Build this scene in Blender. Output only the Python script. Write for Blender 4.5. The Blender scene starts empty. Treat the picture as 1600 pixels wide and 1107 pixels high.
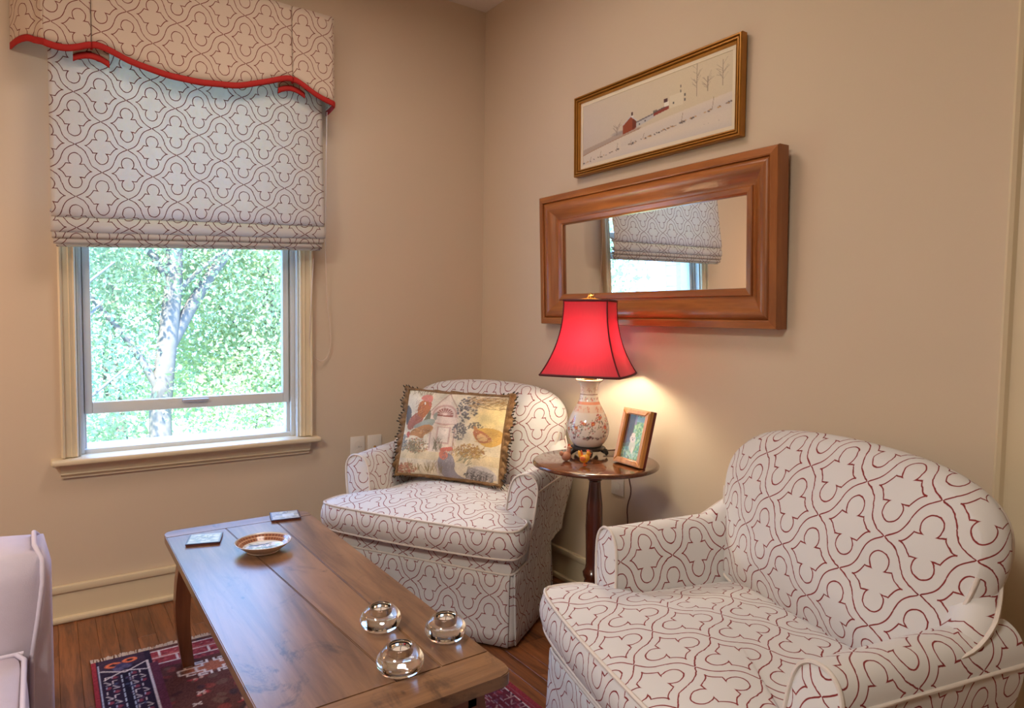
import bpy, bmesh, math, random
import numpy as np
from mathutils import Vector, Matrix
random.seed(7); RNG = np.random.default_rng(11)
sc = bpy.context.scene
C = sc.collection
PI = math.pi
rad = math.radians

# ------------------------------------------------------------------ camera
cam_d = bpy.data.cameras.new('camera'); cam = bpy.data.objects.new('camera', cam_d); C.objects.link(cam)
yaw, pitch, roll = rad(35.0), rad(3.14), rad(0.81)
f_ = Vector((math.sin(yaw)*math.cos(pitch), math.cos(yaw)*math.cos(pitch), -math.sin(pitch)))
r0_ = Vector((math.cos(yaw), -math.sin(yaw), 0)); u0_ = r0_.cross(f_)
r_ = math.cos(roll)*r0_ + math.sin(roll)*u0_; u_ = -math.sin(roll)*r0_ + math.cos(roll)*u0_
M = Matrix((r_, u_, -f_)).transposed().to_4x4(); M.translation = (-1.8837, -2.9705, 1.17)
cam.matrix_world = M
cam_d.sensor_width = 36; cam_d.sensor_fit = 'HORIZONTAL'; cam_d.lens = 1036.2*36/1600
cam_d.clip_start = 0.02; cam_d.clip_end = 200
sc.camera = cam

# ------------------------------------------------------------------ world, sun, lights, exposure
W = bpy.data.worlds.new('world'); sc.world = W; W.use_nodes = True
bg = W.node_tree.nodes['Background']
bg.inputs['Color'].default_value = (0.28, 0.49, 1.0, 1); bg.inputs['Strength'].default_value = 12.0
def light(name, kind, loc, power, color, rot=(0, 0, 0), **kw):
    d = bpy.data.lights.new(name, kind); d.energy = power; d.color = color
    for k_, v_ in kw.items(): setattr(d, k_, v_)
    o = bpy.data.objects.new(name, d); o.location = loc; o.rotation_euler = rot; C.objects.link(o)
    return o
light('sun', 'SUN', (0, 0, 9), 24.0, (1.0, 0.96, 0.84), (rad(38), rad(-22), 0), angle=rad(1.5))
light('window_portal', 'AREA', (-1.38, 0.17, 1.45), 1, (1, 1, 1), (rad(-90), 0, 0), shape='RECTANGLE', size=0.84, size_y=1.68).data.cycles.is_portal = True
BULB, GLOBE = 215.0, 21.0      # lamp brightness, used in the lamps' own builders
CEIL_COL = (1.0, 0.97, 0.87)
light('ceiling_fill_light', 'AREA', (-3.3, -2.8, 2.66), 68, CEIL_COL, shape='DISK', size=0.7)  # unseen soft fill under the ceiling, added to brighten the room
light('corner_fill_light', 'AREA', (-1.15, -1.15, 2.66), 12.5, (1.0, 0.84, 0.74), shape='DISK', size=0.7)  # second added fill, no fixture; lifts the walls near the corner
cy_ = sc.cycles; cy_.max_bounces = 8; cy_.diffuse_bounces = 3; cy_.glossy_bounces = 4; cy_.transmission_bounces = 8; cy_.transparent_max_bounces = 8; cy_.caustics_reflective = False
vs = sc.view_settings
vs.view_transform = 'Standard'; vs.look = 'None'; vs.gamma = 1.0; vs.exposure = 0.06; vs.use_curve_mapping = False

# ------------------------------------------------------------------ helpers: objects
def s2l(c):
    c = np.asarray(c, float)
    if c.max() > 1.0: c = c/255.0
    return np.where(c <= 0.04045, c/12.92, ((c+0.055)/1.055)**2.4)
def tag(o, label=None, cat=None, group=None, kind=None):
    if label: o['label'] = label
    if cat: o['category'] = cat
    if group: o['group'] = group
    if kind: o['kind'] = kind
    return o
def empty(name, loc=(0, 0, 0), rz=0.0, parent=None):
    o = bpy.data.objects.new(name, None); o.location = loc; o.rotation_euler = (0, 0, rz); o.empty_display_size = 0.05
    C.objects.link(o)
    if parent: o.parent = parent
    return o
def link(name, me, mat, parent=None, smooth=True):
    o = bpy.data.objects.new(name, me); C.objects.link(o)
    if mat is not None: me.materials.append(mat)
    if parent is not None: o.parent = parent
    if smooth: me.shade_smooth()
    return o
def mesh(name, verts, faces, mat, parent=None, smooth=True, uv=None, col=None, sharp=None):
    """uv: per-vertex (n,2); col: per-vertex linear rgb (n,3)"""
    me = bpy.data.meshes.new(name)
    me.from_pydata([tuple(map(float, v)) for v in verts], [], [tuple(int(i) for i in f) for f in faces])
    if uv is not None:
        uvl = me.uv_layers.new(name='UVMap'); vi = np.empty(len(me.loops), dtype=np.int32); me.loops.foreach_get('vertex_index', vi)
        uvl.data.foreach_set('uv', np.asarray(uv, dtype=np.float32)[vi].ravel())
    if col is not None:
        ca = me.color_attributes.new('Col', 'FLOAT_COLOR', 'POINT')
        c4 = np.ones((len(verts), 4), dtype=np.float32); c4[:, :3] = np.clip(col, 0, 1); ca.data.foreach_set('color', c4.ravel())
    me.update()
    o = link(name, me, mat, parent, smooth)
    if sharp and smooth: me.set_sharp_from_angle(angle=rad(sharp))
    return o
def fixn(o):
    bm = bmesh.new(); bm.from_mesh(o.data); bmesh.ops.recalc_face_normals(bm, faces=bm.faces); bm.to_mesh(o.data); bm.free(); return o
def bm_obj(name, bm, mat, parent=None, smooth=True, sharp=35):
    bmesh.ops.recalc_face_normals(bm, faces=bm.faces)
    me = bpy.data.meshes.new(name); bm.to_mesh(me); bm.free()
    o = link(name, me, mat, parent, smooth)
    if smooth: me.set_sharp_from_angle(angle=rad(sharp))
    return o
def bm_box(bm, lo, hi):
    lo, hi = Vector(lo), Vector(hi)
    m = Matrix.Translation((lo+hi)/2) @ Matrix.Diagonal((*(hi-lo), 1))
    return bmesh.ops.create_cube(bm, size=1, matrix=m)['verts']
def box(name, lo, hi, mat, parent=None, bevel=0.0, seg=2):
    bm = bmesh.new(); bm_box(bm, lo, hi)
    if bevel: bmesh.ops.bevel(bm, geom=bm.edges[:], offset=bevel, segments=seg, profile=0.5, affect='EDGES')
    return bm_obj(name, bm, mat, parent, smooth=bool(bevel))
def boxes(name, items, mat, parent=None, bevel=0.0):
    bm = bmesh.new()
    for lo, hi in items: bm_box(bm, lo, hi)
    if bevel: bmesh.ops.bevel(bm, geom=bm.edges[:], offset=bevel, segments=1, affect='EDGES')
    return bm_obj(name, bm, mat, parent, smooth=False)
def lathe(name, prof, mat, parent=None, seg=40, loc=(0, 0, 0), col=None, sharp=50, cap=True):
    """prof: list of (r,z) bottom to top"""
    n = len(prof); V = []; 
    for r, z in prof:
        for k in range(seg):
            a = 2*PI*k/seg; V.append((loc[0]+r*math.cos(a), loc[1]+r*math.sin(a), loc[2]+z))
    F = []
    for i in range(n-1):
        for k in range(seg):
            k2 = (k+1) % seg; F.append((i*seg+k, i*seg+k2, (i+1)*seg+k2, (i+1)*seg+k))
    if cap:
        F.append(tuple(range(seg))[::-1]); F.append(tuple((n-1)*seg+k for k in range(seg)))
    return mesh(name, V, F, mat, parent, True, col=col, sharp=sharp)
def frames(path, closed):
    path = [Vector(p) for p in path]; n = len(path); T = []
    for i in range(n):
        a = path[i-1] if (i > 0 or closed) else path[i]; b = path[(i+1) % n] if (i < n-1 or closed) else path[i]
        T.append((b-a).normalized())
    ref = Vector((0, 0, 1)) if abs(T[0].z) < 0.9 else Vector((1, 0, 0))
    nrm = (ref - ref.dot(T[0])*T[0]).normalized(); out = []
    for i in range(n):
        nrm = (nrm - nrm.dot(T[i])*T[i])
        nrm = nrm.normalized() if nrm.length > 1e-6 else T[i].orthogonal().normalized()
        out.append((path[i], T[i], nrm, T[i].cross(nrm)))
    return out
def tube(name, path, r, mat, parent=None, seg=8, closed=False, sharp=60, uvscale=None):
    fr = frames(path, closed); n = len(fr); V = []; rr = r if hasattr(r, '__len__') else [r]*n
    for i, (p, t, a, b) in enumerate(fr):
        for k in range(seg):
            an = 2*PI*k/seg; V.append(p + rr[i]*(math.cos(an)*a + math.sin(an)*b))
    F = []
    for i in range(n if closed else n-1):
        j = (i+1) % n
        for k in range(seg):
            k2 = (k+1) % seg; F.append((i*seg+k, i*seg+k2, j*seg+k2, j*seg+k))
    if not closed: F.append(tuple(range(seg))[::-1]); F.append(tuple((n-1)*seg+k for k in range(seg)))
    uv = None
    if uvscale:
        L = np.concatenate([[0], np.cumsum([(fr[i+1][0]-fr[i][0]).length for i in range(n-1)])])
        uv = [(L[i], 2*PI*rr[i]*k/seg) for i in range(n) for k in range(seg)]
    return mesh(name, V, F, mat, parent, True, sharp=sharp, uv=uv)
def grid(name, P, mat, parent=None, uv=None, col=None, thick=0.0, sharp=None, flip=False, wrap=False):
    """P: (n,m,3) array of points"""
    n, m = P.shape[:2]; I = np.arange(n*m).reshape(n, m); F = []
    mm = m if wrap else m-1
    for i in range(n-1):
        for j in range(mm):
            j2 = (j+1) % m
            q = (I[i, j], I[i, j2], I[i+1, j2], I[i+1, j]); F.append(q[::-1] if flip else q)
    o = mesh(name, P.reshape(-1, 3), F, mat, parent, True, uv=None if uv is None else uv.reshape(-1, 2), col=None if col is None else col.reshape(-1, 3), sharp=sharp)
    if thick:
        md = o.modifiers.new('thickness', 'SOLIDIFY'); md.thickness = thick; md.offset = 0
    return o
def copy_tree(o, parent=None):
    c = o.copy(); C.objects.link(c); c.parent = parent
    for ch in list(o.children): copy_tree(ch, c)
    return c
def sweep_y(prof, y0, y1):
    pass
def arc(c, r, a0, a1, n):
    return [(c[0]+r*math.cos(rad(a0+(a1-a0)*i/n)), c[1]+r*math.sin(rad(a0+(a1-a0)*i/n))) for i in range(n+1)]
def chaikin(pts, it=2, closed=True):
    for _ in range(it):
        out = []; n = len(pts)
        rng = range(n) if closed else range(n-1)
        if not closed: out.append(pts[0])
        for i in rng:
            a, b = np.array(pts[i], float), np.array(pts[(i+1) % n], float)
            out += [tuple(a*.75+b*.25), tuple(a*.25+b*.75)]
        if not closed: out.append(pts[-1])
        pts = out
    return pts
def resample(pts, n, closed=True):
    P = np.array(pts, float)
    if closed: P = np.vstack([P, P[:1]])
    d = np.concatenate([[0], np.cumsum(np.linalg.norm(np.diff(P, axis=0), axis=1))])
    t = np.linspace(0, d[-1], n+1)[:-1] if closed else np.linspace(0, d[-1], n)
    return np.stack([np.interp(t, d, P[:, k]) for k in range(P.shape[1])], 1), d[-1]

# ------------------------------------------------------------------ helpers: materials
class X:
    """arithmetic on shader sockets"""
    def __init__(s, nt, v): s.nt, s.v = nt, v
    def _m(s, op, *a):
        n = s.nt.nodes.new('ShaderNodeMath'); n.operation = op
        for i, q in enumerate(a):
            q = q.v if isinstance(q, X) else q
            if isinstance(q, (int, float)): n.inputs[i].default_value = q
            else: s.nt.links.new(q, n.inputs[i])
        return X(s.nt, n.outputs[0])
    def __add__(s, o): return s._m('ADD', s, o)
    __radd__ = __add__
    def __sub__(s, o): return s._m('SUBTRACT', s, o)
    def __rsub__(s, o): return s._m('SUBTRACT', o, s)
    def __mul__(s, o): return s._m('MULTIPLY', s, o)
    __rmul__ = __mul__
    def __truediv__(s, o): return s._m('DIVIDE', s, o)
    def __pow__(s, o): return s._m('POWER', s, o)
    def abs(s): return s._m('ABSOLUTE', s)
    def round(s): return s._m('ROUND', s)
    def frac(s): return s._m('FRACT', s)
    def floor(s): return s._m('FLOOR', s)
    def sqrt(s): return s._m('SQRT', s)
    def min(s, o): return s._m('MINIMUM', s, o)
    def max(s, o): return s._m('MAXIMUM', s, o)
    def lt(s, o): return s._m('LESS_THAN', s, o)
    def gt(s, o): return s._m('GREATER_THAN', s, o)
    def sstep(s, a, b):
        n = s.nt.nodes.new('ShaderNodeMapRange'); n.interpolation_type = 'SMOOTHSTEP'
        s.nt.links.new(s.v, n.inputs['Value']); n.inputs['From Min'].default_value = a; n.inputs['From Max'].default_value = b
        return X(s.nt, n.outputs[0])
def new_mat(name):
    m = bpy.data.materials.new(name); m.use_nodes = True; nt = m.node_tree
    return m, nt, nt.nodes['Principled BSDF']
def mixc(nt, fac, a, b):
    n = nt.nodes.new('ShaderNodeMix'); n.data_type = 'RGBA'
    for sock, v in ((n.inputs[0], fac), (n.inputs[6], a), (n.inputs[7], b)):
        v = v.v if isinstance(v, X) else v
        if isinstance(v, (int, float)): sock.default_value = v
        elif isinstance(v, (tuple, list, np.ndarray)): sock.default_value = (*[float(q) for q in v[:3]], 1)
        else: nt.links.new(v, sock)
    return n.outputs[2]
def noise(nt, vec=None, scale=5, detail=3, rough=0.5, dist=0.0):
    n = nt.nodes.new('ShaderNodeTexNoise'); n.inputs['Scale'].default_value = scale; n.inputs['Detail'].default_value = detail
    n.inputs['Roughness'].default_value = rough; n.inputs['Distortion'].default_value = dist
    if vec is not None: nt.links.new(vec, n.inputs['Vector'])
    return X(nt, n.outputs['Fac'])
def coord(nt, which='Object', scale=None, loc=None):
    t = nt.nodes.new('ShaderNodeTexCoord'); o = t.outputs[which]
    if scale or loc is not None:
        mp = nt.nodes.new('ShaderNodeMapping'); nt.links.new(o, mp.inputs['Vector'])
        if scale: mp.inputs['Scale'].default_value = scale
        if loc is not None and not isinstance(loc, tuple): nt.links.new(loc, mp.inputs['Location'])
        o = mp.outputs[0]
    return o
def bump(nt, bsdf, h, strength=0.3, dist=0.002):
    b = nt.nodes.new('ShaderNodeBump'); b.inputs['Strength'].default_value = strength; b.inputs['Distance'].default_value = dist
    nt.links.new(h.v if isinstance(h, X) else h, b.inputs['Height']); nt.links.new(b.outputs[0], bsdf.inputs['Normal'])
def setc(nt, bsdf, c):
    if isinstance(c, (tuple, list, np.ndarray)): bsdf.inputs['Base Color'].default_value = (*[float(q) for q in c[:3]], 1)
    else: nt.links.new(c, bsdf.inputs['Base Color'])
def plain(name, srgb, rough=0.5, var=0.06, scale=8, bmp=0.0, bscale=60, metal=0.0, spec=0.5, coat=0.0):
    m, nt, b = new_mat(name); c = s2l(srgb); nz = noise(nt, coord(nt), scale, 3)
    setc(nt, b, mixc(nt, nz, c*(1-var), np.minimum(c*(1+var), 1))); b.inputs['Roughness'].default_value = rough
    b.inputs['Metallic'].default_value = metal; b.inputs['Specular IOR Level'].default_value = spec; b.inputs['Coat Weight'].default_value = coat
    if bmp: bump(nt, b, noise(nt, coord(nt), bscale, 4), bmp, 0.002)
    return m
def printed(name, rough=0.6, bmp=0.15, bscale=300, coat=0.0, spec=0.4):
    m, nt, b = new_mat(name); a = nt.nodes.new('ShaderNodeVertexColor'); a.layer_name = 'Col'
    nt.links.new(a.outputs[0], b.inputs['Base Color']); b.inputs['Roughness'].default_value = rough; b.inputs['Coat Weight'].default_value = coat
    b.inputs['Specular IOR Level'].default_value = spec
    if bmp: bump(nt, b, noise(nt, coord(nt), bscale, 2), bmp, 0.001)
    return m
def wood(name, c1, c2, axis='y', rough=0.35, scale=1.0, knots=False, perobj=0.15, coat=0.0, contrast=1.0):
    m, nt, b = new_mat(name); k = {'x': (1.2, 14, 14), 'y': (14, 1.2, 14), 'z': (14, 14, 1.2)}[axis]
    inf = nt.nodes.new('ShaderNodeObjectInfo'); rnd = X(nt, inf.outputs['Random'])
    off = nt.nodes.new('ShaderNodeCombineXYZ')
    for i in range(3): nt.links.new((rnd*(17.0+9*i)).v, off.inputs[i])
    v = coord(nt, 'Object', tuple(q*scale for q in k), off.outputs[0])
    n1 = noise(nt, v, 1.0, 5, 0.6, 1.6); n2 = noise(nt, v, 5.0, 3, 0.6, 0.4)
    t = (n1*0.7 + n2*0.3).sstep(0.5-0.2/contrast, 0.5+0.2/contrast)
    col = mixc(nt, t, s2l(c1), s2l(c2))
    if perobj:
        hs = nt.nodes.new('ShaderNodeHueSaturation'); nt.links.new(col, hs.inputs['Color']); nt.links.new((rnd*(2*perobj)+(1-perobj)).v, hs.inputs['Value']); col = hs.outputs[0]
    if knots:
        v2 = coord(nt, 'Object', (9, 5, 9)); vo = nt.nodes.new('ShaderNodeTexVoronoi'); nt.links.new(v2, vo.inputs['Vector']); vo.inputs['Scale'].default_value = 1.3
        d = X(nt, vo.outputs['Distance']); kn = 1.0 - d.sstep(0.02, 0.09)
        gate = X(nt, vo.outputs['Color']).gt(0.5); dark = kn*gate
        st = noise(nt, coord(nt, 'Object', (7.0, 3.2, 5)), 1.0, 7, 0.7, 1.5).sstep(0.54, 0.68)
        vp_ = nt.nodes.new('ShaderNodeTexVoronoi'); nt.links.new(coord(nt, 'Object', (30, 22, 30)), vp_.inputs['Vector']); pit = (1.0 - X(nt, vp_.outputs['Distance']).sstep(0.03, 0.10))*X(nt, vp_.outputs['Color']).gt(0.62)
        col = mixc(nt, st*0.8, col, s2l((66, 48, 42))); col = mixc(nt, pit*0.8, col, s2l((46, 32, 26))); col = mixc(nt, dark*0.85, col, s2l((38, 24, 18)))
    setc(nt, b, col); b.inputs['Roughness'].default_value = rough; b.inputs['Coat Weight'].default_value = coat; b.inputs['Coat Roughness'].default_value = 0.15
    bump(nt, b, t, 0.08, 0.001)
    return m
CA, CB = 0.0815, 0.094
def trellis(name, base, line, transl=0.0, hw=0.0013, rough=0.85, weave=0.25):
    m, nt, b = new_mat(name)
    tc = nt.nodes.new('ShaderNodeTexCoord'); sp = nt.nodes.new('ShaderNodeSeparateXYZ'); nt.links.new(tc.outputs['UV'], sp.inputs[0])
    nzl = noise(nt, tc.outputs['UV'], 60, 2); wob = (nzl-0.5)*0.05
    u = X(nt, sp.outputs[0])*(1/CA) + wob; v = X(nt, sp.outputs[1])*(1/CB) + wob
    p = ((u+v)*0.5).round(); q = ((u-v)*0.5).round()
    x = (u-(p+q)).abs(); y = (v-(p-q)).abs()
    t = (1.0-x).max(0.0).min(0.5)
    f = t*0.5 + (t**5.0)*8.0; fp = (t**4.0)*40.0 + 0.5
    d1 = ((y-f).abs())/((fp*fp+1.0).sqrt()) + (0.5-x).max(0.0)
    cy = y-0.43; dc = (x*x+cy*cy).sqrt()-0.245
    s = ((0.62-x)*(1/0.28)).max(0.0)
    inner = x.lt(0.34)
    gA = x*0.06+0.245; gB = (s**1.8)*0.265
    g = gA*inner + gB*(1.0-inner); gp = (s**0.8)*1.7*(1.0-inner) + inner*0.06
    db = ((y-g)/((gp*gp+1.0).sqrt())).max(x-0.62)
    d2 = dc.min(db).abs()
    d = d1.min(d2); w = hw/CA
    ln = 1.0 - (d + (nzl-0.5)*0.008).sstep(w*0.65, w*1.35)
    wv = noise(nt, coord(nt, 'UV'), 900, 2)
    bc = mixc(nt, noise(nt, coord(nt, 'UV'), 7, 3), s2l(base)*0.95, np.minimum(s2l(base)*1.03, 1))
    lc = mixc(nt, noise(nt, coord(nt, 'UV'), 25, 2), s2l(line)*0.7, s2l(line)*1.25)
    col = mixc(nt, ln, bc, lc)
    setc(nt, b, col); b.inputs['Roughness'].default_value = rough; b.inputs['Specular IOR Level'].default_value = 0.2
    b.inputs['Sheen Weight'].default_value = 0.08
    bump(nt, b, wv, weave, 0.0006)
    if transl:
        tr = nt.nodes.new('ShaderNodeBsdfTranslucent'); nt.links.new(col, tr.inputs['Color'])
        mx = nt.nodes.new('ShaderNodeMixShader'); mx.inputs[0].default_value = transl
        nt.links.new(b.outputs[0], mx.inputs[1]); nt.links.new(tr.outputs[0], mx.inputs[2]); nt.links.new(mx.outputs[0], nt.nodes['Material Output'].inputs[0])
    return m

M_wall = plain('wall_paint', (212, 192, 168), 0.75, 0.015, 3, spec=0.25)
M_ceil = plain('ceiling_paint', (232, 218, 204), 0.8, 0.01, 3)
M_trim = plain('trim_paint', (220, 202, 170), 0.38, 0.02, 5)
M_win = plain('window_vinyl', (214, 216, 214), 0.35, 0.02, 5)
M_fabric = trellis('trellis_upholstery', (217, 212, 209), (132, 44, 44), 0.0)
M_shade = trellis('trellis_blind_fabric', (226, 216, 206), (112, 42, 40), 0.42, hw=0.0012)
M_val = trellis('trellis_valance_fabric', (216, 196, 176), (120, 50, 42), 0.08, hw=0.0012)
M_pipe = plain('piping_fabric', (222, 210, 200), 0.85, 0.1, 60, 0.2, 400, spec=0.2)
M_redtrim = plain('red_binding', (172, 44, 40), 0.7, 0.08, 40, 0.1, 300, spec=0.2)
M_floor = wood('floor_oak', (84, 48, 28), (150, 90, 52), 'y', 0.32, 1.6, False, 0.26, 0.0)
M_pine = wood('antique_pine', (104, 75, 56), (156, 116, 84), 'y', 0.33, 0.8, True, 0.08, 0.16)
M_pine_x = wood('antique_pine_crosswise', (108, 76, 54), (160, 118, 82), 'x', 0.33, 0.8, True, 0.05, 0.16)
M_pine_leg = wood('pine_leg', (104, 58, 34), (132, 78, 46), 'z', 0.35, 1.0, False, 0.05, 0.2)
M_frame_y = wood('mirror_frame_wood_y', (132, 74, 34), (178, 108, 54), 'y', 0.28, 0.9, False, 0.04, 0.3)
M_frame_z = wood('mirror_frame_wood_z', (126, 70, 34), (166, 100, 50), 'z', 0.28, 0.9, False, 0.04, 0.3)
M_mahog = wood('dark_mahogany', (64, 28, 16), (96, 46, 26), 'z', 0.18, 1.0, False, 0.05, 0.5)
M_mahog_top = wood('mahogany_top', (72, 38, 22), (108, 62, 36), 'y', 0.10, 0.8, False, 0.0, 0.6)
M_gold = plain('gilt_frame', (176, 122, 52), 0.38, 0.12, 30, 0.05, 120, metal=0.55)
M_dark = plain('dark_metal', (40, 30, 26), 0.4, 0.05)
M_brass = plain('brass', (190, 140, 70), 0.3, 0.05, metal=0.9)
M_white = plain('white_plastic', (230, 220, 208), 0.4, 0.02)
M_cord = plain('white_cord', (220, 200, 184), 0.6, 0.02)
def glass_mat(name, ior=1.5, rough=0.0, col=(1, 1, 1)):
    m, nt, b = new_mat(name); b.inputs['Transmission Weight'].default_value = 1.0; b.inputs['IOR'].default_value = ior
    b.inputs['Roughness'].default_value = rough; b.inputs['Base Color'].default_value = (*col, 1); return m
M_crystal = glass_mat('clear_glass')
def pane_mat():
    m, nt, b = new_mat('window_glass'); nt.nodes.remove(b); t = nt.nodes.new('ShaderNodeBsdfTransparent'); g = nt.nodes.new('ShaderNodeBsdfGlossy')
    t.inputs[0].default_value = (0.95, 0.98, 0.97, 1); g.inputs['Roughness'].default_value = 0.0
    lw = nt.nodes.new('ShaderNodeLayerWeight'); lw.inputs[0].default_value = 0.5; fr = (X(nt, lw.outputs['Facing'])**5.0)*0.9 + 0.04
    mx = nt.nodes.new('ShaderNodeMixShader'); nt.links.new(fr.v, mx.inputs[0]); nt.links.new(t.outputs[0], mx.inputs[1]); nt.links.new(g.outputs[0], mx.inputs[2])
    nt.links.new(mx.outputs[0], nt.nodes['Material Output'].inputs[0]); return m
M_pane = pane_mat()
def mirror_mat():
    m, nt, b = new_mat('mirror_silver'); b.inputs['Metallic'].default_value = 1.0; b.inputs['Roughness'].default_value = 0.0; setc(nt, b, (0.9, 0.9, 0.88)); return m
M_mirror = mirror_mat()

# ------------------------------------------------------------------ the room shell
RX0, RY0, RH = -4.3, -5.6, 2.74
WX0, WX1, WZ0, WZ1 = -1.795, -0.968, 0.60, 2.27          # window opening
S = 'structure'
tag(boxes('wall_back', [((RX0-.15, 0, -.02), (WX0, .16, RH)), ((WX1, 0, -.02), (0.15, .16, RH)), ((WX0, 0, -.02), (WX1, .16, WZ0)), ((WX0, 0, WZ1), (WX1, .16, RH))], M_wall), kind=S)
tag(boxes('wall_right', [((0, RY0-.15, -.02), (.15, -3.32, RH)), ((0, -2.44, -.02), (.15, 0, RH)), ((0, -3.32, 2.08), (.15, -2.44, RH))], M_wall), kind=S)
tag(box('wall_left', (RX0-.15, RY0-.15, -.02), (RX0, 0, RH), M_wall), kind=S)
tag(box('wall_front', (RX0, RY0-.15, -.02), (0, RY0, RH), M_wall), kind=S)
tag(box('ceiling', (RX0-.15, RY0-.15, RH), (.15, .16, RH+.12), M_ceil), kind=S)
floor = tag(box('floor', (RX0-.15, RY0-.15, -.10), (.15, .16, -0.012), plain('subfloor', (50, 30, 20), 0.9)), kind=S)
# floor boards, each a part of the floor
BW = 0.0585
board_mesh = {}
def board(x, y0, y1):
    L = round((y1-y0)*10)/10
    L = max(L, .3)
    key = L
    if key not in board_mesh:
        bm = bmesh.new(); bm_box(bm, (-BW/2+.0003, -L/2+.0004, -.012), (BW/2-.0003, L/2-.0004, 0))
        top = [e for e in bm.edges if all(v.co.z > -.001 for v in e.verts)]
        bmesh.ops.bevel(bm, geom=top, offset=0.0006, segments=1, affect='EDGES')
        me = bpy.data.meshes.new('floor_board'); bm.to_mesh(me); bm.free(); me.materials.append(M_floor); board_mesh[key] = me
    o = bpy.data.objects.new('floor_board', board_mesh[key]); C.objects.link(o); o.location = (x, (y0+y1)/2, 0); o.parent = floor
x = -0.032
while x > -3.05:
    y = 0.0; first = random.choice([.3, .5, .7, .9, 1.1])
    while y > -3.0:
        L = first if y == 0 else random.choice([.8, .9, 1.0, 1.1, 1.2, 1.3, 1.5]); first = 1.0
        board(x, y-L, y); y -= L
    x -= BW
tag(box('floor_rear_boards', (RX0, RY0, -.012), (0, -4.45, -.0005), M_floor, floor), kind='stuff')
tag(box('floor_side_boards', (RX0, -4.45, -.012), (-3.12, 0, -.0005), M_floor, floor), kind='stuff')

# baseboards: plinth + cap + shoe
def baseboard(name, along, a, b):
    root = tag(empty(name), kind=S)
    def seg(nm, d0, d1, z0, z1, bev):
        if along == 'x': box(nm, (a, -d1, z0), (b, -d0, z1), M_trim, root, bev)
        else: box(nm, (-d1, a, z0), (-d0, b, z1), M_trim, root, bev)
    seg('plinth', 0, .014, 0, .112, 0)
    seg('cap_moulding', 0, .022, .112, .141, .006)
    seg('shoe_moulding', 0, .032, 0, .022, .008)
    return root
baseboard('baseboard_back', 'x', RX0, -0.001)
baseboard('baseboard_right', 'y', -2.344, -0.001)
baseboard('baseboard_right_rear', 'y', RY0, -3.42)

# door casing and door in the right wall
t1 = tag(empty('trim_1'), kind=S)
def vprof(name, pts, z0, z1, mat, parent):
    """pts: closed outline in plan (x,y)"""
    n = len(pts); V = [(p[0], p[1], z0) for p in pts]+[(p[0], p[1], z1) for p in pts]
    F = [tuple(range(n)), tuple(range(n, 2*n))]+[(i, (i+1) % n, n+(i+1) % n, n+i) for i in range(n)]
    return fixn(mesh(name, V, F, mat, parent, True, sharp=30))
for y0, s in ((-2.345, -1), (-3.415, 1)):
    vprof('casing', [(0, y0), (-.030, y0), (-.034, y0+s*.006), (-.030, y0+s*.014), (-.020, y0+s*.020), (-.018, y0+s*.030), (-.014, y0+s*.085), (-.018, y0+s*.092), (-.012, y0+s*.1), (0, y0+s*.1)], 0, 2.17, M_trim, t1)
box('casing_head', (-.03, -3.415, 2.07), (0, -2.345, 2.17), M_trim, t1, .006)
d1 = tag(empty('door_1'), kind=S)
box('door_leaf', (.03, -3.30, .01), (.07, -2.46, 2.06), M_trim, d1, .002)
for yy in (-3.18, -2.84):
    for z0, z1 in ((.22, .9), (1.06, 1.94)): box('door_panel', (.022, yy, z0), (.034, yy+.26, z1), M_trim, d1, .006)
lathe('door_knob', [(.012, 0), (.012, .03), (.03, .045), (.03, .06), (.01, .072)], M_brass, d1, 20).matrix_local = Matrix.Translation((.03, -3.22, .98)) @ Matrix.Rotation(-PI/2, 4, 'Y')
boxes('door_jamb', [((0, -3.32, 0), (.12, -3.302, 2.08)), ((0, -2.458, 0), (.12, -2.44, 2.08)), ((0, -3.32, 2.06), (.12, -2.44, 2.08))], M_trim, d1)

# ------------------------------------------------------------------ the window
win = tag(empty('window_1'), kind=S)
def casing_v(xa, s):   # fluted casing, xa = outer edge
    w = .055
    pts = [(0, 0), (0, -.028), (.006, -.032), (.012, -.028), (.014, -.020), (.018, -.018), (.030, -.018), (.034, -.021), (.038, -.018), (.046, -.016), (.050, -.019), (w, -.014), (w, 0)]
    vprof('casing', [(xa+s*p[0], p[1]) for p in pts], .625, 2.33, M_trim, win)
casing_v(-1.852, 1); casing_v(-0.912, -1)
box('casing_head', (-1.852, -.03, 2.27), (-.912, 0, 2.335), M_trim, win, .006)
box('stool', (-1.885, -.062, .600), (-.884, .075, .622), M_trim, win, .008, 3)
ap = [(0, .600), (-.040, .600), (-.036, .588), (-.026, .576), (-.022, .566), (-.024, .562), (-.018, .556), (-.012, .552), (-.012, .546), (0, .546)]
V = [(xx, p[0], p[1]) for xx in (-1.855, -.925) for p in ap]; n = len(ap)
fixn(mesh('apron', V, [tuple(range(n)), tuple(range(n, 2*n))]+[(i, (i+1) % n, n+(i+1) % n, n+i) for i in range(n)], M_trim, win, True, sharp=30))
for xa, xb in ((-1.797, -1.789), (-.974, -.966)): box('jamb', (xa, 0, .62), (xb, .16, 2.27), M_win, win)
for xa, xb in ((-1.789, -1.777), (-.992, -.974)): box('jamb_liner', (xa, .034, .622), (xb, .15, 2.26), M_win, win, .002)
for xa, xb in ((-1.778, -1.768), (-1.006, -.992)): box('sash_track', (xa, .058, .622), (xb, .072, 2.26), M_win, win, .001)
box('jamb_head', (-1.797, 0, 2.255), (-.966, .16, 2.272), M_win, win)
box('window_sill', (-1.79, .045, .600), (-.972, .20, .640), M_win, win, .006)
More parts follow.
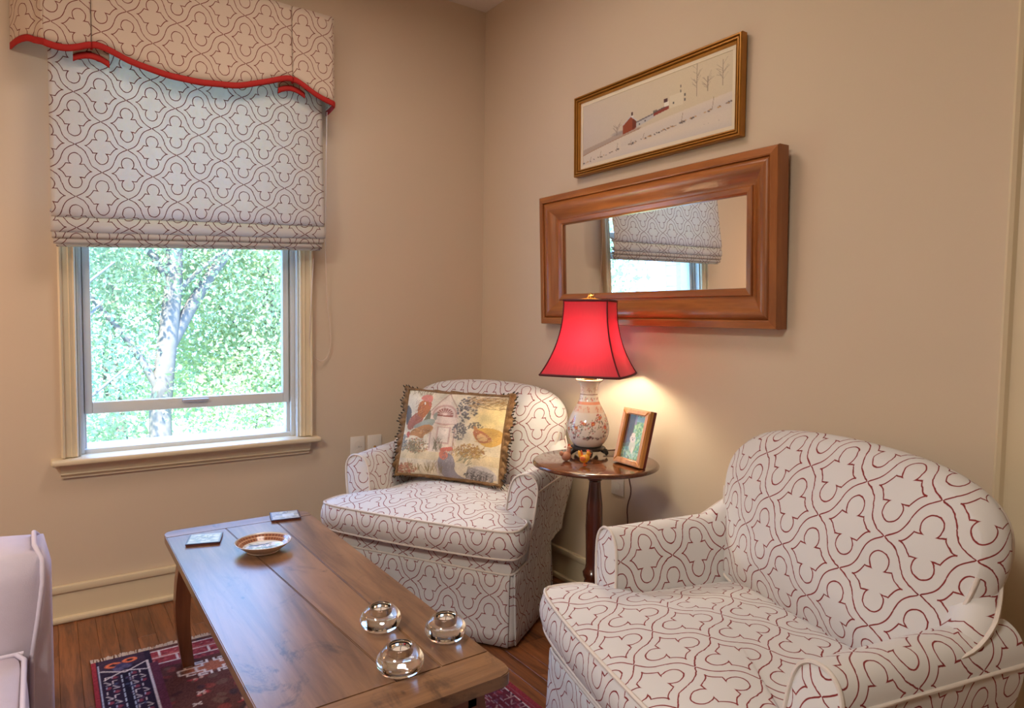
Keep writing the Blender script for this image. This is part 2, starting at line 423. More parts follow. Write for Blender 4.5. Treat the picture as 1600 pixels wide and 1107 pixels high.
def sash(name, y, z0, z1, rail=.045):
    r = empty(name, parent=win); x0, x1 = -1.774, -.998; st = .026
    box('stile', (x0, y, z0), (x0+st, y+.032, z1), M_win, r, .003); box('stile', (x1-st, y, z0), (x1, y+.032, z1), M_win, r, .003)
    box('bottom_rail', (x0+st, y, z0), (x1-st, y+.032, z0+rail), M_win, r, .003); box('top_rail', (x0+st, y, z1-.035), (x1-st, y+.032, z1), M_win, r, .003)
    box('glass_pane', (x0+st, y+.014, z0+rail), (x1-st, y+.018, z1-.035), M_pane, r)
    return r
ls = sash('lower_sash', .045, .775, 1.62)
sash('upper_sash', .095, 1.46, 2.255)
box('sash_lift', (-1.435, .026, .803), (-1.335, .047, .814), plain('lift_grey', (176, 172, 178), .4), ls, .003)

# roman blind
bl = tag(empty('roman_blind', (0, 0, 0)), 'cream roman blind with red trellis pattern, half lowered over the window', 'blind')
bx0, bx1 = -1.866, -.893
def strip(name, prof, mat, parent, x0, x1, nx=60, wob=None, slant=True, v0=0.0, thick=.0016):
    """prof list of (y,z): extruded along x; uv = (x, arclength)"""
    pr = np.array(prof); d = np.concatenate([[0], np.cumsum(np.linalg.norm(np.diff(pr, axis=0), axis=1))])
    xs = np.linspace(x0, x1, nx); P = np.zeros((len(pr), nx, 3)); UV = np.zeros((len(pr), nx, 2))
    for i, (y, z) in enumerate(pr):
        zz = z + (0.052*(xs-bx0)/(bx1-bx0)*np.clip((2.0-z)/0.5, 0, 1) if slant else 0)
        yy = y + (wob(xs, z) if wob else 0)
        P[i, :, 0] = xs; P[i, :, 1] = yy; P[i, :, 2] = zz; UV[i, :, 0] = xs; UV[i, :, 1] = v0 - d[i]
    return grid(name, P, mat, parent, UV, thick=thick)
def wob(xs, z): return 0.004*np.sin(xs*9+z*3)*np.clip((2.2-z), 0, 1) + 0.003*np.sin(xs*23+z*11)*np.clip((1.9-z), 0, 1)
main = [(-.075, 2.42)] + [(-.075-.004*k, 2.42-.08*k) for k in range(1, 8)] + [(-.106, 1.80), (-.112, 1.72), (-.119, 1.64), (-.127, 1.57), (-.132, 1.53), (-.130, 1.508), (-.118, 1.500), (-.100, 1.508)]
strip('face_panel', main, M_shade, bl, bx0, bx1, 70, wob)
fold1 = [(-.100, 1.53), (-.122, 1.50), (-.131, 1.475), (-.130, 1.455), (-.122, 1.449), (-.100, 1.455)]
strip('lower_fold', fold1, M_shade, bl, bx0-.004, bx1+.004, 70, wob, v0=-.02)
fold2 = [(-.100, 1.47), (-.120, 1.452), (-.126, 1.436), (-.120, 1.428), (-.098, 1.432)]
strip('lower_fold', fold2, M_shade, bl, bx0, bx1-.002, 70, wob, v0=-.09)
fold3 = [(-.098, 1.445), (-.114, 1.430), (-.119, 1.416), (-.112, 1.408), (-.092, 1.412)]
strip('lower_fold', fold3, M_shade, bl, bx0+.004, bx1-.006, 70, wob, v0=-.14)
fold4 = [(-.094, 1.425), (-.108, 1.412), (-.110, 1.404), (-.102, 1.399), (-.09, 1.402)]
strip('lower_fold', fold4, M_shade, bl, bx0+.012, bx1-.012, 70, wob, v0=-.17)
box('head_rail', (bx0, -.075, 2.36), (bx1, -.03, 2.43), M_win, bl)

# pull cord loop
cp = [(-.872, -.10, 2.05), (-.868, -.075, 1.75), (-.862, -.05, 1.45), (-.850, -.03, 1.25), (-.832, -.022, 1.12), (-.827, -.02, 1.05), (-.836, -.02, .99), (-.858, -.02, .963), (-.884, -.02, .962), (-.912, -.022, .99), (-.930, -.026, 1.04), (-.929, -.034, 1.10), (-.922, -.04, 1.25), (-.916, -.05, 1.42)]
cp = chaikin(cp, 2, False)
tag(tube('blind_cord', cp, .0018, M_cord, None, 6), 'thin white pull cord hanging in a loop beside the window', 'cord')

# valance
val = tag(empty('valance'), 'scalloped trellis fabric valance with red binding along its hem above the blind', 'valance')
def plan_path():
    pts = [(-1.972, -.004), (-1.955, -.045), (-1.935, -.075), (-1.918, -.095), (-1.902, -.105), (-1.892, -.122), (-1.878, -.139)]
    return pts
HEM = [(-1.99, 2.080), (-1.958, 2.088), (-1.928, 2.100), (-1.902, 2.088), (-1.878, 2.072), (-1.82, 2.064), (-1.77, 2.082), (-1.738, 2.102), (-1.700, 2.098), (-1.62, 2.066), (-1.5, 2.043), (-1.39, 2.040), (-1.25, 2.056), (-1.13, 2.100), (-1.07, 2.126), (-1.034, 2.132), (-1.00, 2.118), (-.95, 2.088), (-.90, 2.070), (-.861, 2.062), (-.84, 2.058)]
hemx = np.array([h[0] for h in HEM]); hemz = np.array([h[1] for h in HEM])
def smooth_hem(x):
    return np.mean([np.interp(x+o, hemx, hemz) for o in (-.02, -.01, 0, .01, .02)], axis=0)
def val_section(name, pts, mat=M_val, top=2.44, hem=None, u0=0.0, red=True, hemoff=0.0, parent=val):
    P2, L = resample(pts, max(6, int(len(pts)*3)), False); n = len(P2); d = np.concatenate([[0], np.cumsum(np.linalg.norm(np.diff(P2, axis=0), axis=1))])
    hz = (smooth_hem(P2[:, 0]) if hem is None else hem(P2[:, 0])) + hemoff
    rows = 12; G = np.zeros((rows, n, 3)); UV = np.zeros((rows, n, 2))
    for i in range(rows):
        t = i/(rows-1); z = top+(hz+.020-top)*t; flare = .012*t*t
        G[i, :, 0] = P2[:, 0]; G[i, :, 1] = P2[:, 1]-flare*np.clip(-P2[:, 1]/.14, 0, 1); G[i, :, 2] = z; UV[i, :, 0] = u0+d; UV[i, :, 1] = z
    o = grid(name, G, mat, parent, UV, thick=.002)
    if red:
        R = np.zeros((4, n, 3))
        for i, (dz, dy) in enumerate(((.022, -.0035), (.016, -.0055), (.006, -.0055), (0, -.002))):
            R[i] = G[-1]; R[i, :, 2] = hz+dz; R[i, :, 1] = G[-1][:, 1]+dy*np.where(-P2[:, 1] > .01, 1, .5)
        grid('red_binding', R, M_redtrim, o, thick=.004)
    return o
def pleat(x0, x1, nx):
    xs = np.linspace(x0, x1, nx); return [(float(q), -.14-.004*math.sin((q-x0)/(x1-x0)*PI)) for q in xs]
PL, PR = -1.738, -1.033
val_section('return_flap', plan_path())
val_section('front_panel', [(-1.878, -.139)]+pleat(-1.875, PL-.002, 8)+[(PL-.0012, -.120)], u0=.14)
val_section('front_panel', [(PL+.0012, -.120)]+pleat(PL+.002, PR-.002, 26)+[(PR-.0012, -.120)], u0=.28)
val_section('front_panel', [(PR+.0012, -.120)]+pleat(PR+.002, -.862, 8), u0=1.0)
val_section('return_flap', [(-.862, -.14), (-.855, -.132), (-.850, -.09), (-.846, -.05), (-.843, -.004)], u0=1.2)
for pc, s in ((PL, 1), (PR, 1)):
    hf = lambda xx, pc=pc: (smooth_hem(np.full_like(xx, pc))-.030 - 1.6*(xx-pc)**2*4)
    val_section('pleat_underlay', [(pc-.055+.01*k, -.116) for k in range(12)], u0=.3, hem=hf, top=2.42)
box('mounting_board', (-1.90, -.118, 2.425), (-.852, -.002, 2.443), M_val, val)

# ------------------------------------------------------------------ outside: trees and the neighbouring wing
M_bark = plain('bark', (112, 104, 98), 0.9, 0.3, 12, 0.6, 30)
def leaf_mat(name, c1, c2):
    m, nt, b = new_mat(name); nz = noise(nt, coord(nt, 'Object'), 1.5, 3)
    col = mixc(nt, nz, s2l(c1), s2l(c2)); setc(nt, b, col); b.inputs['Roughness'].default_value = .5
    tr = nt.nodes.new('ShaderNodeBsdfTranslucent'); nt.links.new(col, tr.inputs[0]); mx = nt.nodes.new('ShaderNodeMixShader'); mx.inputs[0].default_value = .45
    nt.links.new(b.outputs[0], mx.inputs[1]); nt.links.new(tr.outputs[0], mx.inputs[2]); nt.links.new(mx.outputs[0], nt.nodes['Material Output'].inputs[0]); return m
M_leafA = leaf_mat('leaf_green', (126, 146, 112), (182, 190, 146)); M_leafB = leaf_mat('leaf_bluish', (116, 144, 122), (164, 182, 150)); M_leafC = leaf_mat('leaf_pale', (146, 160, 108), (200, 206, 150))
GZ = -3.6
def tree(name, label, x, y, h, trunk_r, lean, blobs, nleaf, lm, size=.075, branches=(), grp='trees outside the window'):
    root = tag(empty(name, (x, y, GZ)), label, 'tree', grp)
    pts = [(lean*(k/8)**1.4+.08*math.sin(k*1.7+x), .06*math.cos(k*2.1+y), h*k/8) for k in range(9)]
    tube('trunk', chaikin(pts, 1, False), [trunk_r*(1-.75*i/17) for i in range(len(chaikin(pts, 1, False)))], M_bark, root, 12)
    for (z0, dx, dy, dz, r) in branches:
        k = z0/h; bx = lean*k**1.4
        bp = [(bx, 0, z0), (bx+dx*.35, dy*.35, z0+dz*.45), (bx+dx*.7, dy*.7, z0+dz*.75), (bx+dx, dy, z0+dz)]
        bp = chaikin(bp, 2, False); tube('branch', bp, [r*(1-.8*i/len(bp)) for i in range(len(bp))], M_bark, root, 8)
    B = np.array(blobs, float); wgt = B[:, 3]*B[:, 4]*B[:, 5]; wgt /= wgt.sum()
    idx = RNG.choice(len(B), nleaf, p=wgt); v = RNG.normal(size=(nleaf, 3)); v /= np.linalg.norm(v, axis=1)[:, None]
    rr = RNG.random(nleaf)**.45; c = B[idx, :3]+v*rr[:, None]*B[idx, 3:6]
    # clumpiness
    c += .10*np.sin(c[:, [1, 2, 0]]*7.3)
    a = RNG.normal(size=(nleaf, 3)); a /= np.linalg.norm(a, axis=1)[:, None]; b = np.cross(a, RNG.normal(size=(nleaf, 3))); b /= np.linalg.norm(b, axis=1)[:, None]
    s = size*(.6+.8*RNG.random(nleaf))[:, None]
    Vv = np.stack([c-a*s, c-b*s*.55, c+a*s, c+b*s*.55], 1).reshape(-1, 3); F = np.arange(nleaf*4).reshape(-1, 4)
    me = bpy.data.meshes.new('foliage'); me.from_pydata(Vv.tolist(), [], F.tolist()); o = link('foliage', me, lm, root, False); o['kind'] = 'stuff'
    return root
tree('maple_tree', 'leafy tree with a forked pale trunk in the middle of the window view', -.72, 6.6, 8.6, .19, .25,
     [(.2, .3, 5.9, 1.9, 1.3, 1.2), (-.9, .2, 4.7, 1.1, .9, .8), (1.5, .3, 4.3, 1.2, 1.0, .9), (.9, -.3, 3.6, .9, .8, .6), (-.6, .5, 3.1, .8, .7, .6)], 26000, M_leafA, .033,
     branches=((4.3, 1.5, .2, 2.2, .10), (3.6, -1.0, -.2, 1.6, .06), (5.2, -1.1, .3, 1.5, .06), (4.9, .9, -.3, .9, .04)))
tree('slender_tree', 'slender tree with bare grey branches at the window view\'s left side', -2.05, 5.4, 8.4, .10, -.1,
     [(-.1, .2, 6.6, 1.0, .8, 1.1), (.5, .4, 4.2, .7, .6, .7), (-.3, .2, 3.3, .8, .6, .5)], 8000, M_leafB, .03,
     branches=((3.2, .9, -.2, 1.0, .03), (3.8, .7, .1, 1.1, .03), (3.0, -.6, -.1, 1.1, .03), (4.4, .8, -.2, .9, .03), (3.5, .5, -.3, .5, .02), (4.9, -.6, -.1, 1.0, .03), (3.9, -.5, -.3, .8, .02)))
tree('broad_tree', 'broad bright green tree on the far right of the window view', 1.0, 8.2, 8.8, .18, .1,
     [(0, 0, 5.6, 2.2, 1.4, 1.6), (-.5, -.4, 3.8, 1.5, 1.0, .9), (1.0, 0, 3.4, 1.6, 1.0, .9)], 24000, M_leafC, .042, branches=((4.2, .8, 0, 1.6, .05), (3.8, -.9, 0, 1.3, .05)))
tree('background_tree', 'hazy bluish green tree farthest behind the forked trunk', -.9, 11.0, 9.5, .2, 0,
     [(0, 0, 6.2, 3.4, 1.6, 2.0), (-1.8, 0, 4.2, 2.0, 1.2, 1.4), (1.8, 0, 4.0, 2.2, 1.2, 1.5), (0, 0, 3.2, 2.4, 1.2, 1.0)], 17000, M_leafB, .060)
tree('side_tree', 'pale leafy tree beyond the neighbouring house, seen in the mirror', -5.6, 6.5, 8.4, .18, 0,
     [(0, 0, 5.6, 2.0, 1.8, 1.8), (0, -.5, 3.8, 2.0, 1.6, 1.0)], 12000, M_leafA, .06)
M_grass = plain('lawn_grass', (130, 168, 96), 0.9, 0.25, 3, 0.3, 30)
tag(box('lawn', (-14, .3, GZ-.2), (14, 40, GZ), M_grass), kind=S)
M_siding = plain('white_siding', (226, 228, 230), 0.6, 0.02)
hs = tag(empty('neighbouring_house', (-3.2, 0, GZ)), 'white clapboard house wing with blue-grey shutters outside, seen in the mirror', 'house')
boxes('wall_body', [((-1.5, .35, 0), (0, 1.62, 7.0))], M_siding, hs)
for k in range(26): box('clapboard', (-.002, .36, 3.55+k*.1), (.016, 1.56, 3.645+k*.1), M_siding, hs, 0)
box('corner_board', (-.01, 1.54, 0), (.03, 1.64, 7.0), M_siding, hs)
hw = box('house_window', (.01, .78, 4.35), (.05, 1.14, 5.75), M_win, hs, .005); box('window_glazing', (.046, .82, 4.40), (.055, 1.10, 5.70), plain('dim_glazing', (150, 170, 186), .1), hw)
M_shut = plain('shutter_paint', (178, 196, 212), .5)
for y0 in (.52, 1.18):
    sh = box('shutter', (.014, y0, 4.35), (.038, y0+.22, 5.75), M_shut, hs)
    for k in range(22): box('louvre', (.036, y0+.025, 4.42+k*.058), (.046, y0+.195, 4.455+k*.058), M_shut, sh)

# ------------------------------------------------------------------ armchairs
def ring_surface(outline, zfun, nr, axis='z'):
    pass
def cushion_cap(name, out, hfun, mat, parent, nr=9, to3=None, uvf=None, flip=False, ctr=None):
    """out (n,2) outline, concentric rings to the centre; height by hfun(rho)"""
    n = len(out); c = np.array(ctr if ctr is not None else out.mean(0)); P = []; UVv = []
    for i in range(nr+1):
        rho = 1-i/nr
        for p in out:
            q = c+(p-c)*rho if i < nr else c
            P.append(to3(q[0], q[1], hfun(rho, q))); UVv.append(uvf(q[0], q[1]))
            if i == nr: break
    F = []
    for i in range(nr-1):
        for k in range(n):
            k2 = (k+1) % n; F.append((i*n+k, i*n+k2, (i+1)*n+k2, (i+1)*n+k))
    for k in range(n): F.append(((nr-1)*n+k, (nr-1)*n+(k+1) % n, nr*n))
    if flip: F = [f[::-1] for f in F]
    return P, UVv, F
def merge(parts):
    P, U, F = [], [], []
    for p, u, f in parts:
        b = len(P); P += list(p); U += list(u); F += [tuple(i+b for i in q) for q in f]
    return P, U, F
def band(out_lo, out_hi, nrow, bulge, uvoff=(0, 0)):
    """side wall between two 3D closed loops; bulge outward fn; returns P,UV,F (with duplicated seam)"""
    n = len(out_lo); lo = np.vstack([out_lo, out_lo[:1]]); hi = np.vstack([out_hi, out_hi[:1]])
    d = np.concatenate([[0], np.cumsum(np.linalg.norm(np.diff(lo, axis=0), axis=1))]); cen = (lo[:-1].mean(0)+hi[:-1].mean(0))/2
    P, U = [], []
    ax = hi-lo; hgt = np.linalg.norm(ax, axis=1)
    for i in range(nrow+1):
        t = i/nrow; q = lo+(hi-lo)*t
        tang = np.roll(lo[:-1], -1, 0)-np.roll(lo[:-1], 1, 0); nrm = np.cross(tang, (hi-lo)[:-1]); nrm /= np.linalg.norm(nrm, axis=1)[:, None]; nrm = np.vstack([nrm, nrm[:1]])
        q = q+nrm*bulge*4*t*(1-t)
        P += list(q); U += [(uvoff[0]+d[k], uvoff[1]+hgt[k]*t) for k in range(n+1)]
    m = n+1; F = [(i*m+k, i*m+k+1, (i+1)*m+k+1, (i+1)*m+k) for i in range(nrow) for k in range(n)]
    return P, U, F
def armchair(label, pose):
    x, y, th = pose
    root = tag(empty('armchair', (x, y, 0), th), label, 'armchair', 'matching trellis armchairs')
    # --- plan outline of the base
    half = [(0, 0), (.36, .0), (.392, .006), (.398, .03), (.386, .20), (.372, .36), (.356, .48), (.29, .60), (.16, .672), (0, .69)]
    plan = half[:-1] + [half[-1]] + [(-a, b) for a, b in half[::-1][1:-1]]
    pl, per = resample(chaikin(plan, 2), 120)
    lo = np.c_[pl, np.full(len(pl), .25)]; hi = np.c_[pl, np.full(len(pl), .335)]
    Pb, Ub, Fb = band(lo, hi, 2, 0.0, (.02, .25))
    capP, capU, capF = cushion_cap('c', pl, lambda r, q: .335, None, None, 3, lambda a, b, h: (a, b, h), lambda a, b: (a, b))
    P, U, F = merge([(Pb, Ub, Fb), (capP, capU, capF)])
    mesh('seat_base', P, F, M_fabric, root, True, uv=U, sharp=50)
    # skirt: front, two sides, back; split at the corners
    def skirt(path, u0, name='skirt_panel'):
        pp, L = resample(chaikin(path, 2, False), 40, False); d = np.linspace(0, L, 40); rows = 7
        tan = np.gradient(pp, axis=0); nr = np.c_[tan[:, 1], -tan[:, 0]]; nr /= np.linalg.norm(nr, axis=1)[:, None]
        G = np.zeros((rows, 40, 3)); UV = np.zeros((rows, 40, 2))
        for i in range(rows):
            t = i/(rows-1); z = .268-(.268-.012)*t
            off = .006+.012*t+.004*t*np.sin(d*14+u0*5)
            G[i, :, :2] = pp+nr*off[:, None]; G[i, :, 2] = z; UV[i, :, 0] = u0+d; UV[i, :, 1] = z
        return grid(name, G, M_fabric, root, UV, thick=.004)
    skirt([(-.394, .004), (-.2, 0), (0, 0), (.2, 0), (.394, .004)], .02)
    skirt([(.398, .014), (.386, .20), (.372, .36), (.352, .49)], .9); skirt([(-.352, .49), (-.372, .36), (-.386, .20), (-.398, .014)], 1.7)
    skirt([(.352, .495), (.29, .60), (.16, .672), (0, .69), (-.16, .672), (-.29, .60), (-.352, .495)], 2.6)
    for s in (-1, 1):
        for c0, ang_ in (((s*.384, .016), 0),):
            pk = [(s*.352, .012), (s*.380, .008), (s*.391, .014), (s*.394, .030), (s*.390, .062)]
            skirt(pk if s > 0 else pk[::-1], 3.1+s*.2, 'corner_pleat')
    tube('skirt_piping', [(a*1.016, b-.006 if b < .1 else b+.004, .268) for a, b in pl], .0045, M_pipe, root, 6, True)
    # --- T cushion
    tsh = [(0, -.048), (.22, -.044), (.37, -.030), (.418, -.012), (.424, .03), (.418, .105), (.385, .138), (.325, .142), (.318, .20), (.312, .35), (.305, .585), (.28, .60), (0, .60)]
    tplan = tsh + [(-a, b) for a, b in tsh[::-1][1:-1]]
    to, per = resample(chaikin(tplan, 2), 150)
    z0, z1 = .330, .428
    lo = np.c_[to, np.full(len(to), z0)]; hi = np.c_[to, np.full(len(to), z1)]
    def crown(r, q): return z1 + .046*(1-r**2.6) + .004*math.sin(q[0]*9+q[1]*7)*(1-r)
    top = cushion_cap('c', to, crown, None, None, 10, lambda a, b, h: (a, b, h), lambda a, b: (b*.0+a+.04, b), ctr=(0, .26))
    bot = cushion_cap('c', to, lambda r, q: z0, None, None, 2, lambda a, b, h: (a, b, h), lambda a, b: (a, b), True, ctr=(0, .26))
    P, U, F = merge([band(lo, hi, 6, .014, (.04, .36)), top, bot])
    cu = mesh('seat_cushion', P, F, M_fabric, root, True, uv=U, sharp=70)
    tube('piping', hi, .0048, M_pipe, cu, 6, True); tube('piping', lo, .0048, M_pipe, cu, 6, True)
    # --- arms
    prof = [(.300, .33), (.306, .40), (.310, .47), (.318, .53), (.332, .568), (.358, .588), (.390, .592), (.415, .582), (.430, .560), (.434, .530), (.424, .45), (.410, .36), (.400, .262)]
    pr = np.array(chaikin(prof, 2, False)); dl = np.concatenate([[0], np.cumsum(np.linalg.norm(np.diff(pr, axis=0), axis=1))])
    for s in (-1, 1):
        ys = np.linspace(.150, .60, 16); n = len(pr); G = np.zeros((len(ys), n, 3)); UV = np.zeros((len(ys), n, 2))
        for i, yy in enumerate(ys):
            t = (yy-.15)/.45; k = np.clip((pr[:, 1]-.45)/.14, 0, 1)
            narrow = 1-.055*t*np.clip((.5-pr[:, 1])/.2, 0, 1)
            xx = pr[:, 0]*narrow - .006*t
            G[i, :, 0] = s*xx; G[i, :, 1] = yy + (.010*k if i == 0 else 0); G[i, :, 2] = pr[:, 1]+k*(.004*math.sin(t*PI)+.018*t*t)
            UV[i, :, 0] = yy; UV[i, :, 1] = .47-.0-dl
        P, U = list(G.reshape(-1, 3)), list(UV.reshape(-1, 2)); I = np.arange(len(ys)*n).reshape(len(ys), n)
        F = [(I[i, j], I[i, j+1], I[i+1, j+1], I[i+1, j]) for i in range(len(ys)-1) for j in range(n-1)]
        if s < 0: F = [q[::-1] for q in F]
        # front panel
        fo = np.array([(s*a, b) for a, b in pr]); fc = fo.mean(0); b0 = len(P); nr = 4
        for i in range(nr+1):
            rho = 1-i/nr
            for q in fo:
                w = fc+(q-fc)*rho; kk = np.clip((w[1]-.45)/.14, 0, 1)
                P.append((w[0], .150+.010*kk-.014*(1-rho**2), w[1])); U.append((w[0]+.013, w[1]+.02))
        for i in range(nr):
            for k in range(n-1):
                a = b0+i*n+k; f = (a, a+1, a+n+1, a+n); F.append(f if s < 0 else f[::-1])
            a = b0+i*n+n-1; a2 = b0+i*n; f = (a, a2, a2+n, a+n); F.append(f if s < 0 else f[::-1])
        arm = fixn(mesh('arm', P, F, M_fabric, root, True, uv=U, sharp=62))
        tube('piping', [(s*a, .150+.010*np.clip((b-.45)/.14, 0, 1)-.002, b) for a, b in pr[3:-2]], .0042, M_pipe, arm, 6)
        j = int(np.argmin(abs(pr[:, 0]-.434)+abs(pr[:, 1]-.535)))
        tube('piping', [tuple(G[i, j]+np.array((s*.001, 0, 0))) for i in range(len(ys))], .0042, M_pipe, arm, 6)
    # --- outer back shell
    ns = 61; S_ = np.linspace(-1, 1, ns); hwid, yb, yf = .424, .705, .45
    ang = S_*rad(91); Rx, Ry = hwid, yb-yf
    cx = Rx*np.sign(np.sin(ang))*np.abs(np.sin(ang))**.85; cyy = yf+Ry*np.sign(np.cos(ang))*np.abs(np.cos(ang))**.8
    tang = np.stack([np.gradient(cx), np.gradient(cyy)], 1); tang /= np.linalg.norm(tang, axis=1)[:, None]; nin = np.stack([tang[:, 1], -tang[:, 0]], 1)
    su = np.concatenate([[0], np.cumsum(np.hypot(np.diff(cx), np.diff(cyy)))])
    ztop = np.interp(cyy, [.44, .50, .56, .62, .66, .69, .705], [.585, .612, .665, .745, .795, .828, .840])
    ztop = np.convolve(np.pad(ztop, 3, 'edge'), np.ones(7)/7, 'valid')
    thick = .075
    rowsP, rowsU = [], []
    lev = [('o', 0.0), ('o', .35), ('o', .7), ('o', .93), ('t', .25), ('t', .5), ('t', .75), ('i', .93), ('i', .7), ('i', .35), ('i', 0)]
    vv = 0
    for kind, t in lev:
        row = np.zeros((ns, 3)); u2 = np.zeros((ns, 2))
        for k in range(ns):
            zb = .25 if kind == 'o' else .34
            if kind == 't':
                w = t; z = ztop[k]-.02+.02*math.sin(w*PI)
                off = thick*(w*.84+.08)
            else:
                z = zb+(ztop[k]-.02-zb)*t/.93 if t < .93 else ztop[k]-.02
                off = 0 if kind == 'o' else thick
            rec = max(z-.42, 0)*.17*max(0, math.cos(ang[k]))
            p = np.array((cx[k], cyy[k]))+nin[k]*off
            kx = np.interp(z, [.25, .45, .56, .62, .72, .84], [.885, .955, .985, .99, .955, .86])
            row[k] = (p[0]*kx, p[1]+rec, z); u2[k] = (su[k], z if kind == 'o' else 2*ztop[k]-z)
        rowsP.append(row); rowsU.append(u2)
    bk = fixn(grid('back_frame', np.array(rowsP), M_fabric, root, np.array(rowsU), sharp=80))
    tube('piping', [tuple(rowsP[3][k]) for k in range(ns)], .0045, M_pipe, bk, 6)
    # --- back cushion (front view outline, reclined)
    bh = [(0, .435), (.22, .436), (.305, .445), (.330, .48), (.340, .58), (.368, .66), (.378, .73), (.358, .790), (.30, .835), (.20, .860), (0, .872)]
    bo = bh + [(-a, b) for a, b in bh[::-1][1:-1]]
    ol, per = resample(chaikin(bo, 2), 130)
    def ypl(z, d): return d + (z-.44)*.20
    fc = np.array((0, .655)); n = len(ol); P, U = [], []
    tg = np.roll(ol, -1, 0)-np.roll(ol, 1, 0); on = np.c_[tg[:, 1], -tg[:, 0]]; on /= np.linalg.norm(on, axis=1)[:, None]
    if (on*(ol-fc)).sum() < 0: on = -on
    NR, NS = 12, 8; depth = .090; dist = 0
    for i in range(NR+NS+1):
        if i <= NR:
            rho = math.sin(i/NR*PI/2)
            for q in ol:
                w = fc+(q-fc)*rho; h = .072*(1-rho**2.2)+.004*math.sin(w[0]*11+w[1]*13)*(1-rho)
                P.append((w[0], ypl(w[1], .490)-h, w[1])); U.append((w[0]+.04, w[1]+.03))
        else:
            t = (i-NR)/NS; bul = .020*math.sin(t*PI)-.006*t
            for q, o_ in zip(ol, on):
                w = q+o_*bul; P.append((w[0], ypl(w[1], .490)+depth*t, w[1])); e = q+o_*depth*t; U.append((e[0]+.04, e[1]+.03))
    F = [(i*n+k, i*n+(k+1) % n, (i+1)*n+(k+1) % n, (i+1)*n+k) for i in range(NR+NS) for k in range(n)]
    F = F[n:]+[(0, n+k, n+(k+1) % n) for k in range(n)]+[tuple((NR+NS)*n+k for k in range(n))]
    bc = fixn(mesh('back_cushion', P, F, M_fabric, root, True, uv=U, sharp=80))
    front = [P[NR*n+k] for k in range(n)]; rear = [P[(NR+NS)*n+k] for k in range(n)]
    tube('piping', rear, .0048, M_pipe, bc, 6, True)
    for s in (-1, 1):
        side = [q for q in front if q[0]*s > .26 and q[2] < .70]; side.sort(key=lambda q: q[2]); tube('piping', side, .0046, M_pipe, bc, 6)
    for sx, sy in ((-.33, .06), (.33, .06), (-.26, .52), (.26, .52)): box('foot', (sx-.02, sy-.02, 0), (sx+.02, sy+.02, .26), M_mahog, root)
    return root
C1 = (-.779, -.771, rad(-59)); C2 = (-.877, -1.971, rad(-105.2))
armchair('trellis fabric armchair in the room corner with the rooster pillow on its seat', C1)
armchair('large trellis fabric armchair in the foreground with an empty seat', C2)

